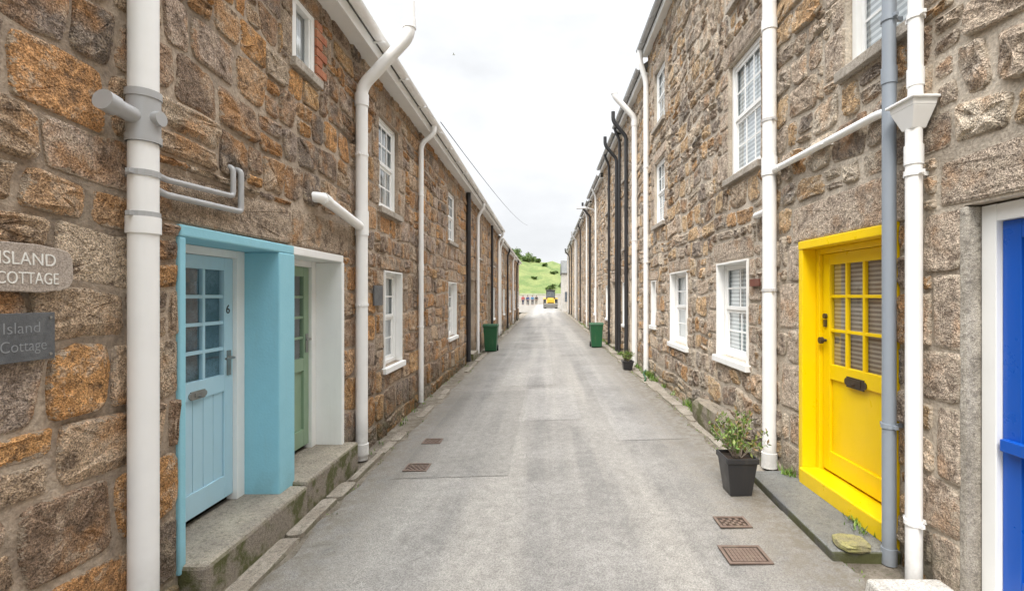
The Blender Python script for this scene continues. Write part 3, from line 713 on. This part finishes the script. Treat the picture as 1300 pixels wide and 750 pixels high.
# ------------------------------------------------------------ ground
def sheet(name, x0, x1, y0, y1, off, mat, ny=1, jag=0, label=None, seed=1):
    mb = MB(); rr = random.Random(seed); n = max(1, ny)
    for k in range(n+1):
        y = y0+(y1-y0)*k/n; a = x0+(rr.uniform(-jag, jag)); b = x1+(rr.uniform(-jag, jag))
        mb.v += [(a, y, zg(a)+off), (b, y, zg(b)+off)]
    for k in range(n): mb.f.append((2*k, 2*k+1, 2*k+3, 2*k+2)); mb.m.append(0)
    return mb.obj(name, [mat], kind="structure", label=label)
mb = MB(); mb.quad((-2500, -400, -.25), (2500, -400, -.25), (2500, 3500, -.25), (-2500, 3500, -.25))
mb.obj("ground", ["plain"], kind="structure")
sheet("verge", -2.4, 2.5, -3, 50, -.004, 'dirt')
sheet("road", -1.72, 1.84, -3, 50, .008, 'asph', 220, .045)
for (x0, x1, y0, y1, m) in ((-.85, .15, 9.2, 15.5, 'asph2'), (-1.45, -.35, 4.6, 8.7, 'asph3'), (-.3, .5, 6.6, 8.9, 'asph2'), (-1.6, 1.7, 17.6, 18.1, 'asph2'), (.85, 1.6, 5.6, 11.5, 'asph2'), (-1.55, -.5, 22, 27, 'asph3')):
    sheet("road_patch", x0, x1, y0, y1, .012, m, 20, .012, seed=int(y0*10))
sheet("square", -45, 45, 49.5, 96, -.02, 'asph2')
for s_, x0, x1 in ((-1, -1.89, -1.75), (1, 1.88, 2.10)):
    rr = random.Random(77+s_); mb = MB(); y = .6
    while y < 48:
        L = rr.uniform(.25, .9); a = x0+rr.uniform(-.03, .04); b = x1+rr.uniform(-.03, .03)
        lift = .02 if (s_ < 0 and y < 4.6) else 0
        drop = rr.uniform(-.014, .004)+lift
        if rr.random() < .85:
            def mp(u, z, w, dr=drop): return (z, u, zg(z)+.010+(w+dr if w > 0 else -.03))
            add_stone(mb, 1, (y, y+L, min(a, b), max(a, b)), rr, 16, True, .007, (.3, .3, .3), .005, mp, .8)
        y += L
    mb.c = []; mb.m = [0]*len(mb.f)
    mb.obj("kerb", ["kerb"], kind="structure")
def cover(x, y, w, l, grate):
    mb = MB(); z = zg(x)+.016
    mb.box(x-w/2, x+w/2, y-l/2, y-l/2+.02, z, z+.006); mb.box(x-w/2, x+w/2, y+l/2-.02, y+l/2, z, z+.006)
    mb.box(x-w/2, x-w/2+.02, y-l/2+.02, y+l/2-.02, z, z+.006); mb.box(x+w/2-.02, x+w/2, y-l/2+.02, y+l/2-.02, z, z+.006)
    mb.box(x-w/2+.02, x+w/2-.02, y-l/2+.02, y+l/2-.02, z-.006, z-.001, 1)
    nx = int(w/.03)
    for i in range(nx):
        for j in range(int(l/.04)):
            if (i+j) % 2 == 0 or grate:
                cx = x-w/2+.03+(w-.06)*(i+.5)/nx; cy = y-l/2+.03+(l-.06)*(j+.5)/int(l/.04)
                mb.box(cx-.010, cx+.010, cy-.015, cy+.015, z-.001, z+.004)
    mb.obj("drain_cover", ["rust", "brass"], label="rusty square iron drain cover set in asphalt", cat="drain cover", group="iron covers in the road")
cover(1.28, 3.10, .275, .22, 1); cover(1.37, 3.54, .23, .17, 0); cover(-1.29, 4.88, .24, .22, 0); cover(-1.34, 5.76, .22, .2, 0)
q = MB()
q.prism([(1.80, 3.02, .0), (2.19, 2.98, .0), (2.19, 4.34, .0), (1.86, 4.36, .0)], [(1.78, 3.0, .115), (2.195, 2.97, .125), (2.195, 4.35, .13), (1.84, 4.37, .12)])
q.obj("doorstep", ["slate"], rB, bevel=.012, label="weathered slate slab doorstep")
def rock(name, c, dims, mat, label, seed, parent=None, cat="stone", cube=.5):
    r2 = random.Random(seed); mb = MB(); n, m = 14, 8
    for j in range(m+1):
        ph = math.pi*j/m
        for i in range(n):
            th = 2*math.pi*i/n
            v = [math.sin(ph)*math.cos(th), math.sin(ph)*math.sin(th), math.cos(ph)]
            mx = max(abs(t) for t in v); v = [t*((1-cube)+cube/mx)*r2.uniform(.92, 1.05) for t in v]
            mb.v.append((c[0]+v[0]*dims[0]/2, c[1]+v[1]*dims[1]/2, c[2]+v[2]*dims[2]/2))
    for j in range(m):
        for i in range(n):
            i2 = (i+1) % n; mb.f.append((j*n+i, (j+1)*n+i, (j+1)*n+i2, j*n+i2)); mb.m.append(0)
    return mb.obj(name, [mat], smooth=False, label=label, cat=cat, parent=parent)
rock("granite_block", (2.08, 5.95, .16), (.22, 1.25, .36), 'gran', "mossy granite block against the cottage wall", 4, cube=.85)
rock("lichen_stone", (1.93, 3.05, .14), (.19, .17, .05), 'lichen', "flat yellow lichened stone on the slate doorstep", 5, cube=.9)
q = MB(); q.prism([(1.74, 1.5, 0), (2.19, 1.5, 0), (2.19, 2.70, 0), (1.78, 2.72, 0)], [(1.76, 1.5, .12), (2.19, 1.5, .13), (2.19, 2.69, .13), (1.80, 2.71, .12)])
q.obj("doorstep", ["render"], rA, bevel=.015, label="pale painted outer step")
# ------------------------------------------------------------ signs
s = -1
sg = MB(); n = 40; rr = random.Random(9); pb = []; pt = []
for k in range(n):
    t = 2*math.pi*k/n; c, q_ = math.cos(t), math.sin(t)
    y = 1.85+math.copysign(abs(c)**.62, c)*.20*rr.uniform(.985, 1.01); z = 1.806+math.copysign(abs(q_)**.42, q_)*.094*rr.uniform(.97, 1.02)
    pb.append((X(s, .03), y, z)); pt.append((X(s, .052), y, z))
sg.prism(pb, pt)
so = sg.obj("house_sign", ["dwood"], label="driftwood house sign with white lettering on granite wall", cat="sign", bevel=.004)
text_obj("ISLAND", .070, 'txtw', (X(s, .053), 1.768, 1.818), s, "lettering", so, .001, -.0003, .205)
text_obj("COTTAGE", .066, 'txtw', (X(s, .053), 1.760, 1.745), s, "lettering", so, .001, -.0003, .225)
sg = MB(); wbox(sg, s, .032, .044, 1.70, 1.98, 1.445, 1.632)
so = sg.obj("house_sign", ["signslate"], label="dark slate house sign with engraved cottage name", cat="sign", bevel=.002)
text_obj("Island", .062, 'txtg', (X(s, .0445), 1.79, 1.555), s, "lettering", so, .0006, -.0008, .13)
text_obj("Cottage", .062, 'txtg', (X(s, .0445), 1.78, 1.485), s, "lettering", so, .0006, -.0008, .165)
sg = MB()
for yy, zz in ((1.73, 1.612), (1.96, 1.612), (1.96, 1.465)): sg.cyl((X(s, .044), yy, zz), (X(s, .048), yy, zz), .006, 8)
sg.obj("screw", ["steel"], so)
sg = MB(); wbox(sg, s, .03, .045, 5.68, 5.98, 1.58, 1.82)
sg.obj("house_sign", ["signslate"], label="small dark slate name plaque by the sash window", cat="sign", bevel=.002)
sg = MB(); wbox(sg, 1, .028, .046, 4.87, 5.10, 1.795, 1.87)
sg.obj("house_sign", ["redbrown"], label="small red brown plaque on granite wall", cat="sign", bevel=.002)
# ------------------------------------------------------------ bins
def wheelie(x, y, sc):
    b = empty("wheelie_bin", (x, y, zg(x)), label="dark green wheelie bin standing against the wall", cat="bin", group="green bins along the street")
    z0 = zg(x); w, dp, h = .5*sc, .5*sc, .88*sc
    mb = MB()
    mb.prism([(x-w*.38, y-dp*.36, z0+.03), (x+w*.38, y-dp*.36, z0+.03), (x+w*.38, y+dp*.36, z0+.03), (x-w*.38, y+dp*.36, z0+.03)],
             [(x-w*.48, y-dp*.48, z0+h), (x+w*.48, y-dp*.48, z0+h), (x+w*.48, y+dp*.48, z0+h), (x-w*.48, y+dp*.48, z0+h)])
    mb.box(x-w*.5, x+w*.5, y-dp*.5, y+dp*.5, z0+h-.05, z0+h)
    mb.obj("bin_body", ["grn"], b, bevel=.015)
    mb = MB()
    mb.prism([(x-w*.53, y-dp*.53, z0+h+.004), (x+w*.53, y-dp*.53, z0+h+.004), (x+w*.53, y+dp*.55, z0+h+.004), (x-w*.53, y+dp*.55, z0+h+.004)],
             [(x-w*.46, y-dp*.46, z0+h+.07), (x+w*.46, y-dp*.46, z0+h+.07), (x+w*.46, y+dp*.5, z0+h+.05), (x-w*.46, y+dp*.5, z0+h+.05)])
    mb.cyl((x-w*.4, y+dp*.6, z0+h-.02), (x+w*.4, y+dp*.6, z0+h-.02), .015, 8)
    mb.obj("lid", ["grn"], b, bevel=.012)
    for sx in (-1, 1):
        mb = MB(); mb.cyl((x+sx*w*.36, y+dp*.42, z0+.1), (x+sx*w*.46, y+dp*.42, z0+.1), .1*sc, 16); mb.obj("wheel", ["tyre"], b)
wheelie(-1.70, 15.2, .92); wheelie(1.64, 15.5, .84)
# ------------------------------------------------------------ foliage
def leaves(mb, c, rad, n, size, cols, rr, up=0.0, narrow=.35):
    for _ in range(n):
        while True:
            v = Vector((rr.uniform(-1, 1), rr.uniform(-1, 1), rr.uniform(-1, 1)))
            if v.length < 1: break
        p = Vector((c[0]+v.x*rad[0], c[1]+v.y*rad[1], c[2]+v.z*rad[2]))
        d1 = Vector((rr.gauss(0, 1), rr.gauss(0, 1), rr.gauss(0, 1)+up)).normalized()
        d2 = d1.cross(Vector((rr.gauss(0, 1), rr.gauss(0, 1), rr.gauss(0, 1)))).normalized()
        L = size*rr.uniform(.6, 1.3); W = L*narrow
        i = len(mb.v); mb.v += [tuple(p), tuple(p+d1*L*.5+d2*W), tuple(p+d1*L), tuple(p+d1*L*.5-d2*W)]
        mb.f.append((i, i+1, i+2, i+3)); mb.m.append(0)
        k = rr.choice(cols); f = rr.uniform(.7, 1.25); mb.c += [tuple(x*f for x in k)]*4
GC = [(.12, .22, .04), (.18, .28, .06), (.09, .15, .03), (.25, .30, .08), (.13, .22, .04), (.24, .16, .07)]
def potplant(x, y, w, h, fr, fh, ns, nl, ls, label, seed):
    z0 = zg(x)+.01; rr = random.Random(seed)
    p = empty("potted_plant", (x, y, z0), label=label, cat="potted plant")
    mb = MB(); a = w*.33; b = w*.5
    mb.prism([(x-a, y-a, z0), (x+a, y-a, z0), (x+a, y+a, z0), (x-a, y+a, z0)], [(x-b*.93, y-b*.93, z0+h*.9), (x+b*.93, y-b*.93, z0+h*.9), (x+b*.93, y+b*.93, z0+h*.9), (x-b*.93, y+b*.93, z0+h*.9)])
    for (u0, u1, v0, v1) in ((-b, b, -b, -b*.88), (-b, b, b*.88, b), (-b, -b*.88, -b*.88, b*.88), (b*.88, b, -b*.88, b*.88)):
        mb.box(x+u0, x+u1, y+v0, y+v1, z0+h*.86, z0+h)
    mb.obj("pot", ["black"], p, bevel=.006)
    mb = MB(); mb.box(x-b*.86, x+b*.86, y-b*.86, y+b*.86, z0+h*.88, z0+h*.93); mb.obj("soil", ["soil"], p)
    mb = MB(); st = MB()
    for k in range(ns):
        an = rr.uniform(0, 6.28); el = rr.uniform(.1, 1.0)
        tip = Vector((x+math.cos(an)*fr*el, y+math.sin(an)*fr*el, z0+h+fh*rr.uniform(.35, 1.1)*(1.15-el*.4)))
        root = Vector((x+math.cos(an)*.03, y+math.sin(an)*.03, z0+h*.9)); mid = (root+tip)/2+Vector((0, 0, fh*.1))
        st.sweep([tuple(root), tuple(mid), tuple(tip)], .0025, 5)
        for t in range(10):
            f = .25+.75*t/9
            q = root.lerp(mid, f*2) if f < .5 else mid.lerp(tip, f*2-1)
            leaves(mb, q, (.01, .01, .01), nl, ls, GC, rr, 1.0, .17)
    st.obj("stem", ["dwood"], p); mb.obj("foliage", ["leaf"], p)
potplant(1.62, 4.08, .265, .32, .24, .33, 30, 3, .045, "airy spiky green plant in a square black pot", 2)
potplant(1.84, 10.8, .26, .2, .15, .2, 24, 3, .05, "small green plant in a low black pot", 5)
mb = MB(); rr = random.Random(21)
def tuft(x, y, z, n, h):
    for _ in range(n):
        a = rr.uniform(0, 6.28); l = h*rr.uniform(.4, 1.2); ln = rr.uniform(.2, .9)*l
        px, py = x+rr.gauss(0, .025), y+rr.gauss(0, .04)
        i = len(mb.v); wd = .004+l*.04
        mb.v += [(px-math.sin(a)*wd, py+math.cos(a)*wd, z), (px+math.sin(a)*wd, py-math.cos(a)*wd, z), (px+math.cos(a)*ln, py+math.sin(a)*ln, z+l)]
        mb.f.append((i, i+1, i+2)); mb.m.append(0); k = rr.choice(((.09, .19, .02), (.14, .25, .03), (.2, .28, .05), (.07, .12, .02))); mb.c += [k]*3
for _ in range(120):
    tuft(2.14+rr.uniform(-.08, .03), rr.uniform(4.8, 30), zg(2.1), rr.randint(6, 26), rr.uniform(.03, .12))
for _ in range(60):
    tuft(-2.0+rr.uniform(-.02, .05), rr.uniform(5.3, 30), zg(-2), rr.randint(4, 14), rr.uniform(.02, .07))
for _ in range(90):
    sd = rr.choice((-1, 1, 1)); tuft((-1.73 if sd < 0 else 1.86)+rr.uniform(-.03, .03), rr.uniform(2.6, 16), zg(1.8*sd), rr.randint(3, 9), rr.uniform(.012, .035))
tuft(2.14, 4.25, .13, 60, .07); tuft(2.15, 3.35, .13, 40, .05); tuft(2.1, 3.2, .13, 25, .04); tuft(2.12, 9.7, .05, 70, .14); tuft(2.1, 9.9, .05, 50, .12); tuft(2.13, 6.8, .05, 90, .16); tuft(2.13, 7.2, .05, 60, .12)
mb.obj("weeds", ["leaf"], kind="stuff", label="tufts of green weeds growing along the wall bases")
q = MB(); q.sweep([(2.1, 10.1, .14), (2.02, 9.95, .09), (2.0, 9.6, .07), (1.92, 9.3, .06)], .018, 8, fillet=.1); q.obj("garden_hose", ["grn"], label="short green hose by the foot of the drainpipe", cat="hose", smooth=True)
# ------------------------------------------------------------ street lamp, cable, gull
o = empty("street_lamp", (2.2, 20.9, 5.4), label="grey street lamp on a bracket fixed to the cottage wall", cat="street lamp")
q = MB(); q.sweep([(2.2, 20.9, 5.15), (2.12, 20.9, 5.40), (1.75, 20.9, 5.5)], .025, 8, fillet=.1); q.box(2.16, 2.2, 20.84, 20.96, 5.0, 5.25); q.obj("bracket_arm", ["lgpipe"], o, smooth=True)
q = MB(); q.prism([(1.35, 20.82, 5.44), (1.78, 20.84, 5.44), (1.78, 20.96, 5.44), (1.35, 20.98, 5.44)], [(1.42, 20.86, 5.54), (1.76, 20.87, 5.55), (1.76, 20.93, 5.55), (1.42, 20.94, 5.54)])
q.obj("lamp_head", ["lgpipe"], o, bevel=.02)
q = MB(); pts = []
for k in range(15):
    t = k/14; pts.append((-1.75+.3*t, 8.1+32*t, 4.6+2.9*t-1.2*t*(1-t)))
q.sweep(pts, .007, 6); q.obj("overhead_cable", ["cable"], label="thin black cable strung above the street", cat="cable", smooth=True)
q = MB(); cx, cy, cz = -18.9, 100, 51.4
q.sweep([(cx-.28, cy, cz), (cx-.1, cy, cz+.03), (cx+.15, cy, cz+.03), (cx+.3, cy, cz+.05)], .07, 8)
for sy in (-1, 1):
    q.v += [(cx-.08, cy, cz+.05), (cx+.12, cy, cz+.05), (cx+.1, cy+sy*.35, cz+.2), (cx-.02, cy+sy*.35, cz+.2), (cx-.05, cy+sy*.75, cz+.08)]
    i = len(q.v)-5; q.f += [(i, i+1, i+2, i+3), (i+3, i+2, i+4)]; q.m += [0, 0]
q.obj("seagull", ["gpipe"], label="grey gull gliding in the pale sky", cat="bird")
# ------------------------------------------------------------ far end
hm = MB(); nx, ny = 90, 40
def hill(x, y):
    t = max(0, min(1, (y-100)/55)); t = t*t*(3-2*t)
    H = 11.0+3.2*math.exp(-((x+9)/12)**2)-.12*max(0, x) if x < 60 else 4
    H += .8*math.sin(x*.35)+.5*math.sin(x*.9+y*.2)
    return -.4+t*max(1, H)*(1 if y < 170 else max(0, 1-(y-170)/60))
for j in range(ny+1):
    for i in range(nx+1):
        x = -110+220*i/nx; y = 98+150*j/ny; hm.v.append((x, y, hill(x, y)))
for j in range(ny):
    for i in range(nx):
        a = j*(nx+1)+i; hm.f.append((a, a+1, a+nx+2, a+nx+1)); hm.m.append(0)
hm.obj("hill", ["grass"], kind="structure", smooth=True)
rr = random.Random(31)
BC = [(.08, .14, .035), (.12, .19, .04), (.06, .10, .025), (.15, .21, .05)]
for k in range(24):
    x = rr.uniform(-14, 8); y = rr.uniform(118, 150)
    if k < 11: x = rr.uniform(-12, -3); y = rr.uniform(146, 158)
    z = hill(x, y); r = rr.uniform(.7, 1.7)*(1.3 if k < 11 else .6)
    mb = MB()
    for c in range(7):
        leaves(mb, (x+rr.uniform(-r, r)*.9, y+rr.uniform(-r, r)*.6, z+rr.uniform(.1, .9)*r), (r*.5, r*.5, r*.4), 90, .42, BC, rr)
    mb.obj("gorse_bush", ["leaf"], label="dark green bush growing on the grassy hill", cat="bush", group="bushes on the hillside")
mb = MB(); xx = -30
while xx < 14:
    L = rr.uniform(2, 3); mb.box(xx, xx+L-.01, 95, 95.5, -.2, rr.uniform(1.7, 1.95)); xx += L
mb.box(-30, 14, 94.9, 95.6, 1.95, 2.08)
mb.obj("stone_wall", ["farwall"], label="low pale stone wall at the foot of the hill", cat="wall")
o = empty("rendered_cottage", (5, 57, -.05), label="pale rendered cottage with slate roof beyond the terrace", cat="house")
q = MB(); q.box(1.95, 9, 54, 60, -.1, 4.2); q.obj("wall", ["render"], o)
q = MB(); q.prism([(1.85, 53.8, 4.2), (9.2, 53.8, 4.2), (9.2, 60.2, 4.2), (1.85, 60.2, 4.2)], [(1.85, 56.9, 5.8), (9.2, 56.9, 5.8), (9.2, 57.1, 5.8), (1.85, 57.1, 5.8)]); q.obj("roof", ["roof"], o)
q = MB(); q.box(2.2, 3.0, 53.95, 53.99, 1.0, 2.1); q.obj("window", ["dark"], o)
TX, TY, T0 = .75, 66, -.03
o = empty("tractor", (TX, TY, T0), label="yellow tractor with glazed cab and front bucket", cat="tractor")
q = MB(); q.prism([(TX-.45, TY-1.3, .75), (TX+.45, TY-1.3, .75), (TX+.5, TY+.3, .75), (TX-.5, TY+.3, .75)], [(TX-.36, TY-1.25, 1.25), (TX+.36, TY-1.25, 1.25), (TX+.45, TY+.3, 1.4), (TX-.45, TY+.3, 1.4)])
q.box(TX-.55, TX+.55, TY-.2, TY+1.5, .6, 1.15)
for a0, a1 in ((-1.0, -.6), (.6, 1.0)):
    q.prism([(TX+a0, TY+.5, 1.0), (TX+a1, TY+.5, 1.0), (TX+a1, TY+1.7, 1.0), (TX+a0, TY+1.7, 1.0)], [(TX+a0, TY+.7, 1.4), (TX+a1, TY+.7, 1.4), (TX+a1, TY+1.5, 1.4), (TX+a0, TY+1.5, 1.4)])
q.obj("body", ["ygreen"], o, bevel=.03)
q = MB()
for a, b in ((-.6, 0), (.54, 0), (-.6, 1.3), (.54, 1.3)): q.box(TX+a, TX+a+.06, TY+b, TY+b+.06, 1.2, 2.35)
q.box(TX-.66, TX+.66, TY-.08, TY+1.45, 2.35, 2.47); q.box(TX-.6, TX+.6, TY+0.01, TY+1.35, 1.2, 1.45)
co = q.obj("cab", ["black"], o, bevel=.02)
q = MB(); q.box(TX-.54, TX+.54, TY+.02, TY+.03, 1.46, 2.34); q.box(TX-.54, TX+.54, TY+1.32, TY+1.33, 1.46, 2.34); q.obj("glass", ["dark"], co)
for (wx, wy, r, w) in ((-.98, 1.1, .72, .36), (.62, 1.1, .72, .36), (-.85, -.9, .42, .26), (.59, -.9, .42, .26)):
    q = MB(); q.cyl((TX+wx, TY+wy, T0+r), (TX+wx+w, TY+wy, T0+r), r, 24)
    wo = q.obj("wheel", ["tyre"], o); q = MB(); q.cyl((TX+wx-.01, TY+wy, T0+r), (TX+wx+w+.01, TY+wy, T0+r), r*.5, 18); q.obj("rim", ["ygreen"], wo)
q = MB(); q.prism([(TX-.9, TY-2.3, .1), (TX+.9, TY-2.3, .1), (TX+.9, TY-1.8, .1), (TX-.9, TY-1.8, .1)], [(TX-.9, TY-2.5, .6), (TX+.9, TY-2.5, .6), (TX+.9, TY-1.75, .65), (TX-.9, TY-1.75, .65)])
q.obj("bucket", ["steel"], o)
q = MB()
for a in (-.5, .5): q.sweep([(TX+a, TY-1.9, .4), (TX+a, TY-1.3, .75), (TX+a, TY-.1, 1.2)], .05, 8)
q.obj("loader_arm", ["ygreen"], o)
def matc(name, c): return paint(name, c, .8, .1, .1)
def skin(name, V, E, Rr, mat, parent, root=0):
    me = bpy.data.meshes.new(name); me.from_pydata(V, E, []); me.materials.append(mat)
    ob = bpy.data.objects.new(name, me); coll.objects.link(ob)
    ob.modifiers.new("skin", 'SKIN')
    sv = me.skin_vertices[0].data
    for i, r in enumerate(Rr): sv[i].radius = (r, r)
    sv[root].use_root = True
    ob.modifiers.new("sub", 'SUBSURF').levels = 1; ob.modifiers["sub"].render_levels = 1
    place(ob, WL[parent.name], parent); return ob
skinm = matc("skin_tone", (.45, .27, .19)); hairm = matc("dark_hair", (.05, .03, .02))
def person(x, y, jac, tro, st, lab, h=1.0):
    p = empty("person", (x, y, -.02), label=lab, cat="person")
    V = [(0, 0, .95), (0, .01, 1.12), (0, .02, 1.32), (0, .01, 1.46), (0, .02, 1.55), (0, .03, 1.66)]; Rr = [.14, .13, .15, .06, .09, .085]
    E = [(0, 1), (1, 2), (2, 3), (3, 4), (4, 5)]
    def add(v, r, par): V.append(v); Rr.append(r); E.append((par, len(V)-1)); return len(V)-1
    JV = [V[0], V[1], V[2], (0, .01, 1.42)]; JR = [.165, .155, .175, .09]; JE = [(0, 1), (1, 2), (2, 3)]
    TV = [(0, 0, .97)]; TR = [.16]; TE = []
    for sd in (-1, 1):
        sw = st*sd
        a = add((sd*.19, .02, 1.38), .065, 2); b = add((sd*.25, .02+sw*.08, 1.12), .045, a); c = add((sd*.25, .06+sw*.16, .90), .03, b)
        pm = add((sd*.25, .07+sw*.18, .83), .032, c)
        for f in range(4): add((sd*.25, .045+sw*.18+f*.02, .745-.01*abs(1.5-f)), .009, pm)
        add((sd*.225, .03+sw*.18, .79), .01, pm)
        k = len(JV); JV.extend([V[a], V[b], (V[c][0], V[c][1], V[c][2]+.03)]); JR.extend([.085, .065, .05]); JE.extend([(2, k), (k, k+1), (k+1, k+2)])
        h1 = add((sd*.1, 0, .88), .09, 0); kn = add((sd*.11, -sw*.12+.03, .5), .06, h1); an = add((sd*.11, -sw*.25-.02, .09), .042, kn); add((sd*.12, -sw*.25+.13, .04), .035, an)
        k = len(TV); TV.extend([V[h1], V[kn], (V[an][0], V[an][1], .14)]); TR.extend([.11, .085, .07]); TE.extend([(0, k), (k, k+1), (k+1, k+2)])
    sc = lambda L: [(a*h, b*h, c*h) for a, b, c in L]
    skin("body", sc(V), E, Rr, skinm, p); skin("jacket", sc(JV), JE, JR, matc("jacket_cloth", jac), p); skin("trousers", sc(TV), TE, TR, matc("trouser_cloth", tro), p)
    mb = MB(); n = 10
    for j in range(6):
        ph = math.pi*.6*j/5
        for i in range(n):
            th = 2*math.pi*i/n; mb.v.append((x+math.sin(ph)*math.cos(th)*.105, y-.02+math.sin(ph)*math.sin(th)*.115, (-.02+1.64*h)+math.cos(ph)*.11))
    for j in range(5):
        for i in range(n): mb.f.append((j*n+i, (j+1)*n+i, (j+1)*n+(i+1) % n, j*n+(i+1) % n)); mb.m.append(0)
    mb.obj("hair", [hairm], p, smooth=True)
for (px, D, jc, tc, st, lab) in ((664, 84, (.35, .05, .05), (.03, .04, .08), .8, "walker in a red jacket and dark trousers"),
        (670, 80, (.03, .05, .15), (.05, .05, .06), -.7, "walker in a navy jacket with dark trousers"),
        (676, 82, (.04, .16, .3), (.04, .04, .05), .9, "walker in a blue coat and black trousers"),
        (681, 88, (.02, .02, .02), (.15, .13, .1), .4, "walker in a black top and tan trousers")):
    person((px-692)/614*D, D, jc, tc, st, lab)
# ------------------------------------------------------------ light
w = bpy.data.worlds.new("World"); scene.world = w; w.use_nodes = True; nt = w.node_tree
bg = nt.nodes["Background"]; bg.inputs["Strength"].default_value = 0.1
SEL, SAZ = math.radians(50), math.radians(-160)
sky = nt.nodes.new("ShaderNodeTexSky"); sky.sky_type = 'NISHITA'; sky.sun_disc = False
sky.sun_elevation = SEL; sky.sun_rotation = SAZ
tc = nt.nodes.new("ShaderNodeTexCoord"); sp = nt.nodes.new("ShaderNodeSeparateXYZ"); nt.links.new(tc.outputs["Generated"], sp.inputs[0])
mp = nt.nodes.new("ShaderNodeMapping"); mp.inputs["Scale"].default_value = (1, 1, 2.2); nt.links.new(tc.outputs["Generated"], mp.inputs["Vector"])
n1 = noise(nt, 2.6, 5, .55, mp.outputs[0])
g1 = mapr(nt, sp.outputs[2], 0.0, 0.5, 9.9, 10.6); g2 = mapr(nt, sp.outputs[2], 0.5, 0.95, 0.0, 54.0)
grad = math_(nt, 'ADD', g1, g2)
cl = mix(nt, 1.0, grey(nt, grad), grey(nt, mapr(nt, n1, .35, .58, .91, 1.05)), 'MULTIPLY')
cl = mix(nt, 1.0, cl, (.975, .995, 1.02), 'MULTIPLY')
sk = mix(nt, mapr(nt, n1, .36, .50, .96, .99), sky.outputs[0], cl)
nt.links.new(sk, bg.inputs["Color"])
sl = bpy.data.lights.new("sun", 'SUN'); sl.energy = 2.8; sl.angle = math.radians(17); sl.color = (1, .94, .86)
so = bpy.data.objects.new("sun", sl); coll.objects.link(so)
dv = Vector((math.sin(SAZ)*math.cos(SEL), math.cos(SAZ)*math.cos(SEL), math.sin(SEL)))
so.rotation_euler = dv.to_track_quat('Z', 'Y').to_euler(); so.location = (0, 0, 20)
scene.view_settings.view_transform = 'Standard'; scene.view_settings.look = 'None'; scene.view_settings.exposure = 0
cam = bpy.data.cameras.new("camera"); cam.lens = 17; cam.sensor_width = 36; cam.shift_x = -42/1300; cam.clip_end = 5000; cam.clip_start = .05
co = bpy.data.objects.new("camera", cam); coll.objects.link(co); co.location = (0, 0, 1.7); co.rotation_euler = (math.radians(90), 0, 0)
scene.camera = co
